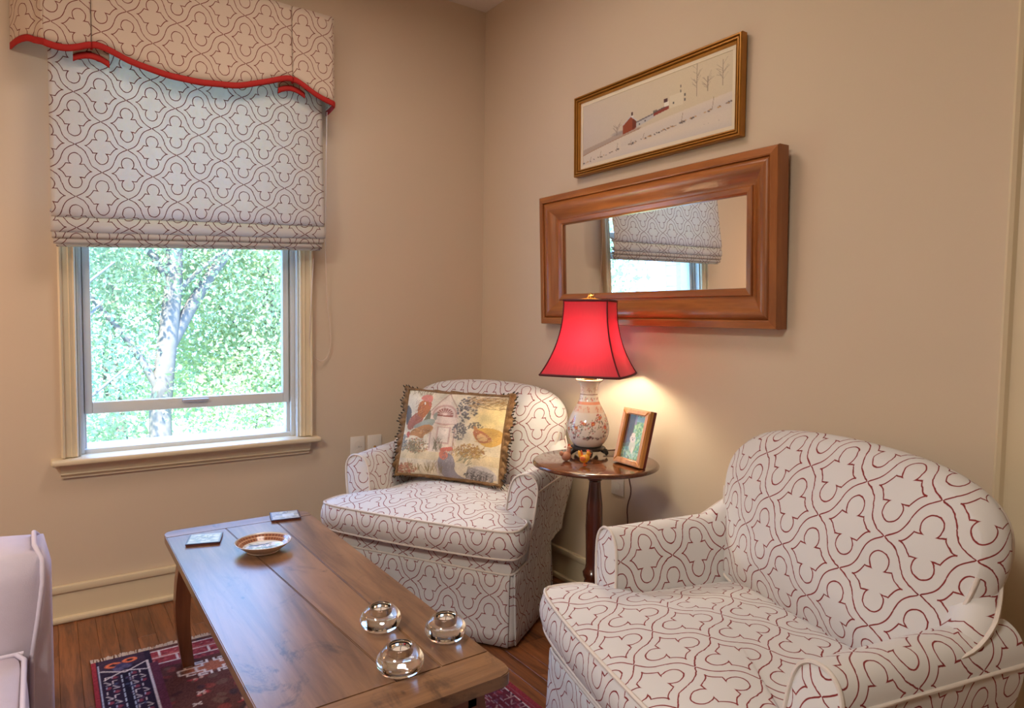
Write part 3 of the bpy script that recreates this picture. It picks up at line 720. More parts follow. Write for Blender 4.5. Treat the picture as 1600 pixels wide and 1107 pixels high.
# ------------------------------------------------------------------ painting helpers (flat print as vertex colours)
class Paint:
    def __init__(s, U, V, base):
        s.U, s.V = U, V; s.c = np.ones(U.shape+(3,))*s2l(base)
        s.sep = bool(np.all(U == U[:1]) and np.all(V == V[:, :1]))
    def put(s, mask, col, a=1.0, win=None):
        m = np.clip(mask, 0, 1)[..., None]*a
        if win is None: s.c = s.c*(1-m)+s2l(col)*m
        else: s.c[win] = s.c[win]*(1-m)+s2l(col)*m
    def win(s, x0, x1, y0, y1):
        if not s.sep: return (slice(None), slice(None))
        j = np.nonzero((s.U[0] >= x0) & (s.U[0] <= x1))[0]; i = np.nonzero((s.V[:, 0] >= y0) & (s.V[:, 0] <= y1))[0]
        if len(i) == 0 or len(j) == 0: return None
        return (slice(i[0], i[-1]+1), slice(j[0], j[-1]+1))
    def ell(s, cx, cy, rx, ry, col, rot=0, a=1.0, soft=.15):
        R = max(rx, ry)*(1+soft); w = s.win(cx-R, cx+R, cy-R, cy+R)
        if w is None: return
        du, dv = s.U[w]-cx, s.V[w]-cy; c_, n_ = math.cos(rad(rot)), math.sin(rad(rot))
        d = np.hypot((du*c_+dv*n_)/rx, (-du*n_+dv*c_)/ry); s.put((1-d)/soft+.5, col, a, w)
    def line(s, p, q, w, col, a=1.0, asp=1.0):
        px, py, qx, qy = *p, *q; dx, dy = (qx-px), (qy-py)*asp; L = dx*dx+dy*dy+1e-12; m = 1.6*w/min(asp, 1)
        k = s.win(min(px, qx)-m, max(px, qx)+m, min(py, qy)-m, max(py, qy)+m)
        if k is None: return
        U, V = s.U[k], s.V[k]
        t = np.clip(((U-px)*dx+(V-py)*asp*dy)/L, 0, 1); d = np.hypot(U-px-t*dx, (V-py)*asp-t*dy); s.put((w-d)/(w*.5)+.2, col, a, k)
    def poly(s, pts, col, a=1.0):
        inside = np.zeros(s.U.shape, bool); n = len(pts)
        for i in range(n):
            (x1, y1), (x2, y2) = pts[i], pts[(i+1) % n]
            if y1 == y2: continue
            cond = ((y1 > s.V) != (y2 > s.V)) & (s.U < (x2-x1)*(s.V-y1)/(y2-y1)+x1); inside ^= cond
        s.put(inside.astype(float), col, a)
    def rect(s, x0, y0, x1, y1, col, a=1.0):
        if not s.sep: s.put(((s.U > x0) & (s.U < x1) & (s.V > y0) & (s.V < y1)).astype(float), col, a); return
        w = s.win(x0, x1, y0, y1)
        if w is not None: s.c[w] = s.c[w]*(1-a)+s2l(col)*a
    def speck(s, cx, cy, rx, ry, n, r, cols, seed, a=.9, asp=1.0):
        g = np.random.default_rng(seed)
        for k in range(n):
            an = g.random()*2*PI; q = g.random()**.6
            s.ell(cx+rx*q*math.cos(an), cy+ry*q*math.sin(an), r*(.6+.8*g.random()), r*asp*(.6+.8*g.random()), cols[k % len(cols)], g.random()*180, a, .5)
    def strokes(s, cx, cy, rx, ry, n, L, w, cols, seed, ang=(60, 120), a=.8):
        g = np.random.default_rng(seed)
        for k in range(n):
            x_, y_ = cx+rx*(g.random()*2-1), cy+ry*(g.random()*2-1); t = rad(ang[0]+(ang[1]-ang[0])*g.random()); l = L*(.5+g.random())
            s.line((x_, y_), (x_+l*math.cos(t), y_+l*math.sin(t)), w, cols[k % len(cols)], a)
    def grain(s, amt, seed=0):
        s.c = np.clip(s.c*(1+amt*(np.random.default_rng(seed).random(s.U.shape)-.5)[..., None]), 0, 1)

# ------------------------------------------------------------------ rooster pillow
M_pillow = printed('tapestry_print', .8, .25, 500, spec=.15)
M_fringe = plain('bronze_fringe', (134, 100, 62), .7, .75, 260, .6, 400)
M_fringe_dk = plain('dark_tassel', (58, 48, 36), .8, .3, 150)
def pillow():
    n = 190; u = np.linspace(0, 1, n); U, V = np.meshgrid(u, u)
    p = Paint(U, V, (226, 212, 184))
    p.ell(.88, .74, .16, .18, (242, 218, 150), a=.8, soft=.8); p.ell(.18, .82, .2, .2, (222, 214, 196), a=.7, soft=.8)
    p.rect(0, .18, 1, .30, (222, 196, 140), .5)
    # garden door
    p.poly([(.30, .72), (.44, .99), (.60, .70), (.60, .28), (.33, .28)], (228, 208, 190), .8)
    for a_, b_ in (((.29, .72), (.44, .99)), ((.44, .99), (.62, .74)), ((.34, .68), (.34, .30)), ((.57, .70), (.57, .22)), ((.33, .66), (.58, .66)), ((.33, .62), (.58, .62))): p.line(a_, b_, .006, (168, 112, 104), .7)
    p.ell(.45, .72, .125, .125, (196, 150, 140)); p.ell(.45, .72, .105, .105, (226, 204, 190)); p.ell(.45, .72, .085, .085, (150, 84, 80))
    for k in range(9): t = rad(20*k+10); p.line((.45, .72), (.45+.085*math.cos(t), .72+.085*math.sin(t)), .004, (230, 206, 192), .9)
    p.rect(.32, .62, .58, .70, (226, 206, 192)); p.rect(.40, .38, .53, .58, (204, 170, 158)); p.rect(.415, .40, .515, .57, (232, 220, 206)); 
    # blue-grey leaves
    p.speck(.66, .82, .10, .15, 120, .010, [(84, 84, 96), (112, 110, 118), (66, 66, 76)], 1); p.speck(.62, .56, .07, .12, 90, .009, [(84, 84, 96), (104, 104, 112)], 2); p.speck(.76, .62, .07, .05, 40, .008, [(90, 88, 90)], 3)
    p.strokes(.80, .90, .16, .07, 130, .07, .003, [(150, 104, 56), (196, 150, 80), (96, 66, 42)], 4, (-30, 40)); p.strokes(.15, .95, .15, .04, 60, .05, .003, [(130, 110, 80), (160, 140, 100)], 5)
    # big red rooster and the two hens below it (outlines as on the tapestry)
    def bird(pts, col, a=1.0):
        q = chaikin([((x_-245+(y_-150)*.185)/850, 1-((y_-150)-(x_-245)*.06)/745) for x_, y_ in pts], 1); m_ = np.mean(q, 0); q = [tuple(m_+(np.array(w_)-m_)*1.12) for w_ in q]; p.poly(q, col, a)
    bird([(215, 330), (225, 310), (250, 310), (275, 340), (275, 400), (250, 450), (215, 470)], (80, 86, 98))
    bird([(390, 450), (440, 380), (460, 330), (470, 390), (450, 440)], (112, 112, 92))
    bird([(235, 490), (250, 440), (300, 390), (350, 370), (395, 390), (385, 440), (330, 480), (260, 515)], (164, 94, 84))
    bird([(345, 380), (355, 310), (375, 270), (420, 255), (460, 265), (470, 300), (450, 350), (405, 405), (380, 400)], (184, 104, 58))
    bird([(380, 245), (385, 220), (410, 205), (440, 200), (470, 210), (475, 240), (465, 268), (430, 258)], (212, 126, 116)); bird([(455, 265), (472, 290), (462, 312), (448, 290)], (200, 100, 88)); bird([(408, 270), (418, 268), (420, 290), (410, 292)], (250, 244, 230))
    p.strokes(.17, .72, .05, .12, 70, .03, .0026, [(120, 60, 44), (216, 150, 90), (140, 70, 60)], 6, (40, 75), .7)
    bird([(300, 492), (330, 470), (420, 430), (480, 420), (500, 440), (470, 480), (430, 490), (340, 503)], (152, 160, 148)); bird([(488, 400), (500, 370), (525, 358), (522, 400), (508, 432)], (150, 156, 146))
    bird([(260, 562), (290, 520), (340, 500), (430, 470), (482, 490), (460, 530), (400, 555), (382, 592), (330, 562)], (188, 128, 78)); bird([(222, 560), (235, 535), (260, 530), (257, 570), (235, 588)], (190, 92, 84))
    p.strokes(.23, .50, .10, .035, 60, .025, .0024, [(126, 80, 50), (222, 186, 130), (150, 96, 56)], 7, (0, 40), .7)
    # shrubs
    p.speck(.20, .33, .14, .09, 220, .008, [(150, 120, 80), (120, 110, 80), (180, 110, 84), (204, 170, 120)], 8); p.strokes(.13, .27, .08, .02, 26, .09, .004, [(96, 98, 84), (124, 120, 92)], 9); p.strokes(.42, .30, .05, .02, 16, .10, .004, [(104, 100, 78)], 10)
    p.speck(.74, .33, .13, .08, 200, .008, [(176, 130, 70), (150, 104, 60), (206, 170, 100), (150, 96, 60)], 11); p.strokes(.72, .28, .14, .04, 60, .07, .003, [(150, 110, 60), (190, 150, 84)], 12, (40, 140)); p.speck(.04, .36, .05, .10, 60, .01, [(110, 114, 116), (140, 140, 130)], 13)
    # yellow hen
    bird([(830, 500), (900, 488), (960, 488), (1015, 510), (1022, 560), (980, 612), (920, 636), (868, 610), (825, 560)], (212, 166, 82)); bird([(818, 458), (856, 492), (828, 524)], (190, 130, 80)); bird([(818, 512), (870, 505), (920, 540), (948, 580), (900, 604), (856, 602), (828, 560)], (172, 98, 70)); bird([(838, 552), (880, 530), (920, 570), (900, 592), (858, 590)], (214, 172, 130))
    p.strokes(.86, .50, .09, .06, 50, .025, .0022, [(160, 110, 50), (232, 200, 120)], 18, (0, 60), .7)
    # grey rooster
    bird([(470, 800), (520, 770), (540, 860), (550, 930), (480, 900)], (198, 180, 172), .7)
    bird([(520, 760), (560, 730), (600, 720), (630, 740), (640, 790), (622, 850), (650, 890), (705, 910), (695, 948), (620, 932), (560, 922), (520, 890), (505, 830)], (140, 134, 144))
    bird([(525, 742), (530, 700), (570, 695), (596, 710), (590, 742), (555, 768)], (214, 122, 104)); bird([(538, 692), (545, 668), (590, 660), (632, 653), (632, 685), (590, 692)], (206, 104, 92))
    p.strokes(.54, .20, .05, .10, 60, .02, .002, [(104, 100, 114), (170, 164, 170)], 19, (60, 120), .7)
    bird([(708, 902), (730, 850), (790, 815), (860, 808), (915, 840), (932, 880), (900, 960), (860, 992), (790, 972), (718, 942)], (200, 192, 188)); bird([(888, 932), (930, 905), (980, 930), (990, 978), (930, 992)], (232, 214, 180))
    for k in range(26): t = k/25; p.line((.70+.24*t, .02+.03*math.sin(k)), (.73+.22*t, .155-.05*t), .0035, (82, 78, 86), .85)
    p.speck(.80, .06, .12, .05, 70, .007, [(70, 68, 76)], 14); p.speck(.10, .07, .12, .06, 110, .010, [(170, 84, 70), (150, 110, 90), (190, 140, 110)], 15); p.strokes(.3, .05, .18, .02, 40, .09, .003, [(130, 110, 70), (160, 130, 80)], 16); p.strokes(.68, .22, .06, .06, 14, .06, .005, [(130, 128, 104)], 17, (20, 80))
    g2 = np.random.default_rng(77); lum = np.zeros(U.shape)
    for k_ in range(60):
        fx, fy, ph = g2.normal()*26, g2.normal()*26, g2.random()*6.3; lum += np.sin(U*fx+V*fy+ph)
    p.strokes(.5, .5, .5, .5, 260, .025, .0016, [(140, 112, 84), (236, 222, 190), (170, 140, 104), (120, 100, 84)], 78, (20, 160), .5)
    p.c = np.clip(p.c*(1+.018*lum)[..., None], 0, 1); p.c = p.c*.86+s2l((214, 198, 166))*.14
    p.grain(.22)
    root = tag(empty('throw_pillow', (0, 0, 0)), 'square tapestry pillow with roosters and bronze fringe on the corner armchair', 'pillow')
    x, y, th = C1; R = Matrix.Translation((x, y, 0)) @ Matrix.Rotation(th, 4, 'Z')
    bl_, br_, tl_, tr_ = [np.array(q) for q in ((-.292, .318, .487), (.190, .346, .484), (-.300, .430, .846), (.197, .432, .842))]
    ex = (br_-bl_+tr_-tl_)/2; ey = (tl_-bl_+tr_-br_)/2; nrm = np.cross(ex, ey); nrm /= np.linalg.norm(nrm)   # toward viewer (-y)
    root.matrix_world = R
    s_ = U*2-1; t_ = V*2-1
    puff = .058*np.clip((1-np.abs(s_)**2.6)*(1-np.abs(t_)**2.6), 0, 1)**.55
    pinch = .035
    us = .5+.5*s_*(1-pinch*(1-np.abs(t_)**2)); vs_ = .5+.5*t_*(1-pinch*(1-np.abs(s_)**2)*1.2)
    base = (1-us)[..., None]*((1-vs_)[..., None]*bl_+vs_[..., None]*tl_) + us[..., None]*((1-vs_)[..., None]*br_+vs_[..., None]*tr_)
    crease = .004*np.sin(U*14+V*6)*np.clip(1-np.abs(s_), 0, 1)
    grid('print_face', base+(puff+crease)[..., None]*nrm, M_pillow, root, col=p.c)
    k = slice(None, None, 9)
    grid('backing', (base-(puff*.85)[..., None]*nrm)[::9, ::9], M_fringe, root, flip=True)
    # fringe: gathered ruffle round the edge, plus dark tassels
    edge = np.vstack([base[0, ::3], base[::3, -1][1:], base[-1, ::-1][::3][1:], base[::-1, 0][::3][1:-1]]); ne = len(edge); cen = base.mean((0, 1))
    ring = []
    g = np.random.default_rng(5)
    for k in range(ne):
        out = edge[k]-cen; out -= nrm*out.dot(nrm); out /= np.linalg.norm(out)
        a_ = math.sin(k*1.3)*.005+math.sin(k*.45)*.005
        down = 1.0 if edge[k][2] > .52 else .45
        tp = 1.0 if abs(edge[k][0]+.05) > .225 else .55
        L = .026*(1+.15*math.sin(k*.6))*down*tp
        ring.append([edge[k]+nrm*.006-out*.006, edge[k]+out*L*.4+nrm*(a_+.004), edge[k]+out*L+nrm*a_*1.5+np.array((0, 0, -.006*down))])
    RG = np.array(ring).transpose(1, 0, 2); 
    grid('ruffle', RG, M_fringe, root, thick=.006, wrap=True)
    tube('cord_trim', [tuple(q+nrm*.006) for q in edge], .0055, M_fringe, root, 6, True)
    # beaded tassel tips along the right and left edges
    V_, F_ = [], []
    for k in range(0, ne, 2):
        q = RG[2, k]; out = edge[k]-cen; out -= nrm*out.dot(nrm); out /= np.linalg.norm(out)
        if abs(q[0]+.05) < .2: continue
        e = q+out*.012; sd = np.array((0, 0, 1.0))*.003; b0 = len(V_)
        V_ += [q-sd, q+sd, e+sd, e-sd, q-sd+nrm*.004, q+sd+nrm*.004, e+sd+nrm*.004, e-sd+nrm*.004]
        F_ += [tuple(b0+i for i in f) for f in ((0, 1, 2, 3), (4, 5, 6, 7), (0, 1, 5, 4), (2, 3, 7, 6), (1, 2, 6, 5), (0, 3, 7, 4))]
    o = mesh('tassel_edging', V_, F_, M_fringe_dk, root, False); o['kind'] = 'stuff'
pillow()

# ------------------------------------------------------------------ rug
M_rug = printed('knotted_wool', .95, .5, 350, spec=.1)
def rug():
    rx0, rx1, ry1, ry0 = -1.79, -.70, -.445, -2.75
    root = tag(empty('rug', (0, 0, 0)), 'red and navy tribal rug with white geometric motifs under the coffee table', 'rug')
    nx = 300; ys = np.concatenate([np.linspace(ry1, -1.62, 330), np.linspace(-1.63, ry0, 60)]); xs = np.linspace(rx0, rx1, nx)
    U, V = np.meshgrid(xs-rx0, ry1-ys)           # U across (m), V from far end (m)
    p = Paint(U, V, (96, 52, 48)); Wd = rx1-rx0; wh = (222, 204, 200); g = np.random.default_rng(3)
    p.speck(.55, .55, .5, .6, 500, .014, [(74, 40, 44), (130, 48, 46), (60, 48, 60), (150, 60, 52), (110, 76, 66)], 21, .8)
    # inner diamond of bright red
    cx, cyv = Wd/2, 1.05
    def diamond(r, col, a=1.0): p.put(((r-(np.abs(U-cx)*1.35+np.abs(V-cyv)))*60), col, a)
    diamond(.80, (70, 50, 54)); diamond(.775, (176, 120, 110)); diamond(.76, (66, 44, 52)); diamond(.735, (190, 52, 38)); diamond(.70, (172, 40, 36)); diamond(.46, (222, 206, 186)); diamond(.44, (64, 50, 66)); diamond(.30, (176, 52, 40))
    for k in range(7): p.speck(cx-.27+.09*k, cyv-.33, .03, .03, 8, .008, [(226, 190, 140), (206, 90, 60)], 40+k)
    # far-end brick bands
    def bricks(v0, v1, bw, off):
        p.rect(.17, v0, Wd, v1, (156, 44, 56)); p.speck(.62, (v0+v1)/2, .46, (v1-v0)/2, 160, .006, [(186, 70, 78), (110, 36, 48), (200, 110, 110)], int(v0*1000), .7)
        p.rect(.17, v0, Wd, v0+.007, wh, .85)
        k = .17+off
        while k < Wd: p.rect(k, v0, k+.007, v1, wh, .85); k += bw
    bricks(.02, .068, .098, .02); bricks(.068, .116, .098, .07); p.rect(.17, .116, Wd, .124, wh, .85); p.rect(.17, .06, Wd, .082, (206, 110, 96), .4)
    p.rect(.17, .124, Wd, .15, (120, 44, 60)); p.speck(.6, .137, .42, .012, 60, .006, [(170, 60, 70)], 33)
    # stepped white medallion near the leg
    def steps(px, py, sc_):
        segs = [[(3.2, 0), (3.2, 1.2), (5.2, 1.2), (5.2, 2.4), (3.8, 2.4)], [(3.2, 1.2), (1.8, 1.2), (1.8, 2.6), (3.0, 2.6), (3.0, 3.7), (1.6, 3.7)], [(1.8, 2.6), (.7, 2.6), (.7, 3.9)], [(5.2, 1.2), (6.5, 1.2), (6.5, .35)]]
        for q in segs:
            for i in range(len(q)-1):
                for sx in (-1, 1):
                    for sy in (-1, 1): p.line((px+sx*q[i][0]*sc_, py+sy*q[i][1]*sc_*.8), (px+sx*q[i+1][0]*sc_, py+sy*q[i+1][1]*sc_*.8), .0042, wh, .95)
    p.ell(.33, .225, .08, .035, (186, 96, 58), 0, .8, .4); steps(.33, .225, .0155); steps(Wd-.33, .225, .0155)
    for k in range(26): p.speck(.2+.8*g.random(), .17+.5*g.random(), .02, .012, 7, .006, [(190, 56, 60), (150, 44, 52), (214, 160, 140)], 60+k)
    for k in range(14): q = .2+.7*g.random(); r = .3+.35*g.random(); p.line((q, r), (q+.02, r+.012), .003, wh, .8); p.line((q+.02, r), (q, r+.012), .003, wh, .8)
    # side borders
    for side in (0, 1):
        X_ = (lambda a: a) if side == 0 else (lambda a: Wd-a)
        def rr(a, v0, b, v1, col, al=1.0): x0, x1 = sorted((X_(a), X_(b))); p.rect(x0, v0, x1, v1, col, al)
        rr(0, 0, .17, 3, (48, 34, 56)); rr(0, 0, .014, 3, (156, 28, 44)); rr(.155, .1, .185, 3, (104, 44, 66)); rr(.152, .07, .157, 3, wh, .9); rr(.016, .03, .021, 3, (180, 184, 204), .9)
        rr(.02, 0, .15, .075, (66, 44, 64))
        p.ell(X_(.06), .05, .024, .018, (222, 96, 36)); p.ell(X_(.06), .05, .011, .008, (60, 40, 50)); p.ell(X_(.108), .038, .022, .017, (222, 96, 36)); p.ell(X_(.108), .038, .010, .008, (60, 40, 50)); p.speck(X_(.085), .07, .03, .02, 18, .010, [(90, 80, 116), (60, 56, 96)], 70+side)
        for a_, b_ in (((.024, .075), (.088, .115)), ((.15, .075), (.09, .115)), ((.03, .14), (.085, .105)), ((.148, .13), (.09, .105))): p.line((X_(a_[0]), a_[1]), (X_(b_[0]), b_[1]), .0035, wh, .85)
        rr(.078, .12, .096, 3, (34, 28, 48))
        v = .125; k = 0
        while v < 2.2:
            for c0 in (.03, .05, .104, .126):
                kind = (k+int(c0*1000)) % 3
                if kind == 0: rr(c0, v, c0+.015, v+.003, wh, .85); rr(c0, v, c0+.003, v+.02, wh, .85)
                elif kind == 1: p.line((X_(c0), v), (X_(c0+.014), v+.018), .0025, wh, .8); rr(c0, v+.02, c0+.016, v+.023, wh, .8)
                else: p.ell(X_(c0+.008), v+.012, .008, .009, (140, 50, 70)); rr(c0, v, c0+.003, v+.014, (170, 176, 204), .8)
            rr(.074, v+.004, .078, v+.026, (190, 200, 220), .8); rr(.096, v+.004, .1, v+.026, (190, 200, 220), .8)
            v += .031; k += 1
        p.speck(X_(.085), .7, .06, .6, 160, .006, [(96, 60, 90), (150, 60, 80), (70, 80, 120)], 90+side, .6)
        # red strip and white brackets on the right-hand side band
        if side == 1:
            v = .5
            while v < 1.6:
                rr(.03, v, .07, v+.004, wh, .9); rr(.03, v, .034, v+.03, wh, .9); rr(.11, v+.02, .145, v+.024, wh, .9); rr(.11, v+.02, .114, v+.045, wh, .9); v += .06
            rr(.0, .3, .03, 3, (150, 34, 48), .9); rr(.034, .4, .15, 3, (136, 34, 48), .55)
    p.grain(.5, 4)
    grey = p.c.mean(-1, keepdims=True); p.c = (p.c*.8+grey*.2)*1.08  # mutes the print, then lightens it to paint in the pile's sheen
    Z = .011+.0006*np.random.default_rng(8).random(U.shape)
    P = np.stack([np.broadcast_to(xs, U.shape), np.broadcast_to(ys[:, None], U.shape), Z], -1)
    grid('pile', P, M_rug, root, col=p.c, flip=True)
    box('rug_backing', (rx0, ry0, .0005), (rx1, ry1, .0105), plain('rug_edge', (132, 28, 40), .95, .2, 60), root)
    # fringe: uncountable threads
    V_, F_ = [], []; g = np.random.default_rng(2)
    for k in range(620):
        x_ = rx0+(rx1-rx0)*g.random(); L = .018+.022*g.random(); dx = .016*(g.random()-.5); w = .0016; b0 = len(V_)
        z1 = .003+.004*g.random()
        V_ += [(x_-w, ry1-.002, .009), (x_+w, ry1-.002, .009), (x_+dx*.5+w, ry1+L*.5, .009+z1), (x_+dx*.5-w, ry1+L*.5, .009+z1), (x_+dx+w, ry1+L, .003), (x_+dx-w, ry1+L, .003)]
        F_ += [(b0, b0+1, b0+2, b0+3), (b0+3, b0+2, b0+4, b0+5)]
    o = mesh('fringe', V_, F_, plain('fringe_thread', (190, 166, 150), .9, .2, 50), root, False); o['kind'] = 'stuff'
rug()

# ------------------------------------------------------------------ coffee table
TZ = .44
ct = tag(empty('coffee_table', (-1.345, -1.208, 0)), 'long antique pine coffee table with breadboard ends and curved legs', 'table')
def tb(x, y): return (x+1.345, y+1.208)
def board_part(name, quad, mat, round_i=(), z0=TZ-.026, z1=TZ):
    """quad: 4 plan corners ccw; round_i: which corners get a radius"""
    pts = []
    q = [np.array(tb(*p)) for p in quad]; cen = sum(q)/4
    for i in range(4):
        if i in round_i:
            a, b = q[i-1]-q[i], q[(i+1) % 4]-q[i]; a, b = a/np.linalg.norm(a), b/np.linalg.norm(b); r = .035; c = q[i]+(a+b)*r
            p0, p1 = q[i]+a*r, q[i]+b*r
            for k in range(7):
                t = k/6; w = p0*(1-t)**2+2*q[i]*t*(1-t)+p1*t*t; pts.append(w)
        else: pts.append(q[i])
    n = len(pts); bm = bmesh.new()
    lo = [bm.verts.new((*p, z0)) for p in pts]; hi = [bm.verts.new((*p, z1)) for p in pts]
    bm.faces.new(lo[::-1]); top = bm.faces.new(hi)
    for i in range(n): bm.faces.new((lo[i], lo[(i+1) % n], hi[(i+1) % n], hi[i]))
    bmesh.ops.bevel(bm, geom=[e for e in top.edges], offset=.0022, segments=2, affect='EDGES')
    return bm_obj(name, bm, mat, ct, True, 40)
g_ = .0006
x0, x1, ya, yb_ = -1.583, -1.107, -.530, -1.888
board_part('breadboard_end', [(x0, ya), (x0, -.598+g_), (x1, -.600+g_), (x1, ya)], M_pine_x, (0, 3))
board_part('breadboard_end', [(x0, -1.789-g_), (x0, yb_), (x1, yb_), (x1, -1.787-g_)], M_pine_x, (1, 2))
board_part('top_board', [(x0, -.598), (x0, -1.789), (-1.325-g_, -1.788), (-1.402-g_, -.598)], M_pine)
board_part('top_board', [(-1.402+g_, -.598), (-1.325+g_, -1.788), (-1.224-g_, -1.788), (-1.238-g_, -.599)], M_pine)
board_part('top_board', [(-1.238+g_, -.599), (-1.224+g_, -1.788), (x1, -1.787), (x1, -.600)], M_pine)
for a, b in (((x0+.055, ya-.06), (x0+.075, yb_+.06)), ((x1-.075, ya-.06), (x1-.055, yb_+.06)), ((x0+.055, ya-.08), (x1-.055, ya-.06)), ((x0+.055, yb_+.06), (x1-.055, yb_+.08))):
    lo, hi = tb(min(a[0], b[0]), min(a[1], b[1])), tb(max(a[0], b[0]), max(a[1], b[1])); box('apron_rail', (*lo, TZ-.085), (*hi, TZ-.026), M_pine_leg, ct)
for sx in (-1, 1):
    for sy in (-1, 1):
        cx0, cy0 = tb(-1.345+sx*.172, -1.209+sy*.585)
        rows = []
        for k in range(15):
            t = k/14; z = (TZ-.026)*(1-t)+.012*t; w = .027-.010*t; bow = math.sin(t*PI)*.022*(1 if t < .9 else 1)
            ox = sx*(bow*1.0+.010*t*t); oy = sy*(bow*.4)
            rows.append([(cx0+ox+a*w, cy0+oy+b*w, z) for a, b in ((-1, -1), (1, -1), (1, 1), (-1, 1))])
        V_ = [p for r in rows for p in r]; F_ = [(i*4+j, i*4+(j+1) % 4, (i+1)*4+(j+1) % 4, (i+1)*4+j) for i in range(14) for j in range(4)]+[(0, 1, 2, 3), (56, 57, 58, 59)]
        fixn(mesh('leg', V_, F_, M_pine_leg, ct, True, sharp=40))

# things on the coffee table
def candle(x, y, r, h, label, tilt=0.0, sq=1.0):
    root = tag(empty('tealight_holder', (x, y, TZ), tilt), label, 'candle holder', 'glass tealight holders on the coffee table')
    out = [(.0, .0006), (.42*r, .0006), (.62*r, .003), (.86*r, .010), (.98*r, .02), (1.0*r, .027), (.95*r, .036), (.80*r, .046), (.62*r, h-.002), (.52*r, h), (.46*r, h-.001), (.435*r, h-.004), (.43*r, h-.020), (.41*r, h-.022), (0, h-.022)]
    gl = lathe('glass_body', out, M_crystal, root, 44, cap=False, sharp=70)
    for v in gl.data.vertices: v.co.x *= sq
    cu = lathe('tealight_cup', [(0, h-.0215), (.36*r, h-.0215), (.37*r, h-.020), (.37*r, h-.010), (.355*r, h-.010), (.355*r, h-.0125), (0, h-.0125)], plain('tealight_tin', (196, 190, 184), .35, .03, metal=.7), root, 28, cap=False)
    lathe('wax', [(0, h-.0128), (.35*r, h-.0122), (.34*r, h-.0112), (0, h-.0115)], plain('wax', (236, 222, 208), .5), cu, 24, cap=False)
    tube('wick', [(0, 0, h-.012), (.0005, 0, h-.006), (.002, 0, h-.003)], .0007, M_dark, cu, 5)
    return root
candle(-1.262, -1.565, .047, .056, 'clear glass tealight holder farthest from the table end', .6, 1.03)
candle(-1.160, -1.690, .047, .056, 'clear glass tealight holder nearest the armchairs')
candle(-1.306, -1.762, .049, .058, 'clear glass tealight holder nearest the table end')
def dish():
    root = tag(empty('shallow_dish', (-1.352, -.888, TZ), rad(-20)), 'shallow white oval dish with a brown patterned rim on the coffee table', 'dish')
    rr = np.array([0, .02, .04, .052, .058, .064, .070, .076, .080, .081]); zz = np.array([.010, .010, .010, .0105, .014, .019, .024, .028, .0305, .0315]); seg = 90
    A, Rr = np.meshgrid(np.linspace(0, 2*PI, seg, endpoint=False), np.arange(len(rr)*4)/(len(rr)*4-1)*(len(rr)-1))
    R_ = np.interp(Rr, np.arange(len(rr)), rr); Z_ = np.interp(Rr, np.arange(len(rr)), zz)
    p = Paint(R_*np.cos(A), R_*np.sin(A), (226, 222, 216))
    p.put(((R_ > .058) & (R_ < .078)).astype(float), (170, 112, 80)); p.put(((R_ > .060) & (R_ < .076) & (np.sin(A*46) > .3)).astype(float), (108, 62, 50)); p.put(((R_ > .067) & (R_ < .070)).astype(float), (206, 160, 130))
    p.speck(0, 0, .05, .05, 60, .006, [(120, 150, 160), (90, 120, 150), (170, 190, 180), (190, 200, 200), (150, 160, 130)], 5, .8); p.line((-.04, .02), (.01, .035), .004, (60, 110, 150)); p.strokes(0, -.01, .035, .03, 24, .02, .0012, [(90, 100, 110), (140, 120, 110)], 9, (0, 180))
    P = np.stack([1.0*R_*np.cos(A)*1.03, R_*np.sin(A)*.98, Z_], -1)
    grid('bowl_interior', P, printed('glazed_print', .15, 0, coat=.5), root, col=p.c, wrap=True)
    lathe('outer_wall', [(.0, .0004), (.046, .0004), (.048, .002), (.0475, .006), (.060, .013), (.074, .024), (.082, .0318), (.0808, .0325), (.079, .031)], plain('dish_glaze', (216, 196, 178), .25, .03, coat=.4), root, 60, cap=False)
dish()
M_coast = printed('coaster_print', .3, .05, 200, coat=.3)
def coaster(loc, rz, label, seed):
    root = tag(empty('coaster', (*loc, TZ), rz), label, 'coaster', 'square coasters on the coffee table'); a = .049
    box('cork_base', (-a, -a, .0004), (a, a, .0045), plain('coaster_base', (112, 56, 44), .6), root, .001)
    box('tile_edge', (-a-.001, -a-.001, .0052), (a+.001, a+.001, .0088), plain('coaster_edge', (62, 40, 52), .4), root, .0012)
    u = np.linspace(-a+.001, a-.001, 40); U, V = np.meshgrid(u, u); p = Paint(U, V, (176, 168, 160))
    p.speck(0, 0, .04, .04, 60, .008, [(196, 188, 176), (150, 150, 150), (190, 180, 150), (130, 134, 140), (206, 200, 190)], seed); p.put((np.maximum(abs(U), abs(V)) > .044).astype(float), (90, 76, 84)); p.strokes(0, 0, .03, .03, 16, .02, .001, [(96, 92, 92)], seed+1, (0, 180))
    if seed > 50: p.rect(-.01, -.02, .03, .012, (216, 218, 220), .8)
    grid('printed_face', np.stack([U, V, np.full_like(U, .0090)], -1), M_coast, root, col=p.c)
coaster((-1.4845, -.6945), rad(-17), 'square printed coaster alone by the table\'s left edge', 41)
coaster((-1.197, -.580), rad(-11), 'square printed coaster at the table\'s far corner beside the armchair', 61)

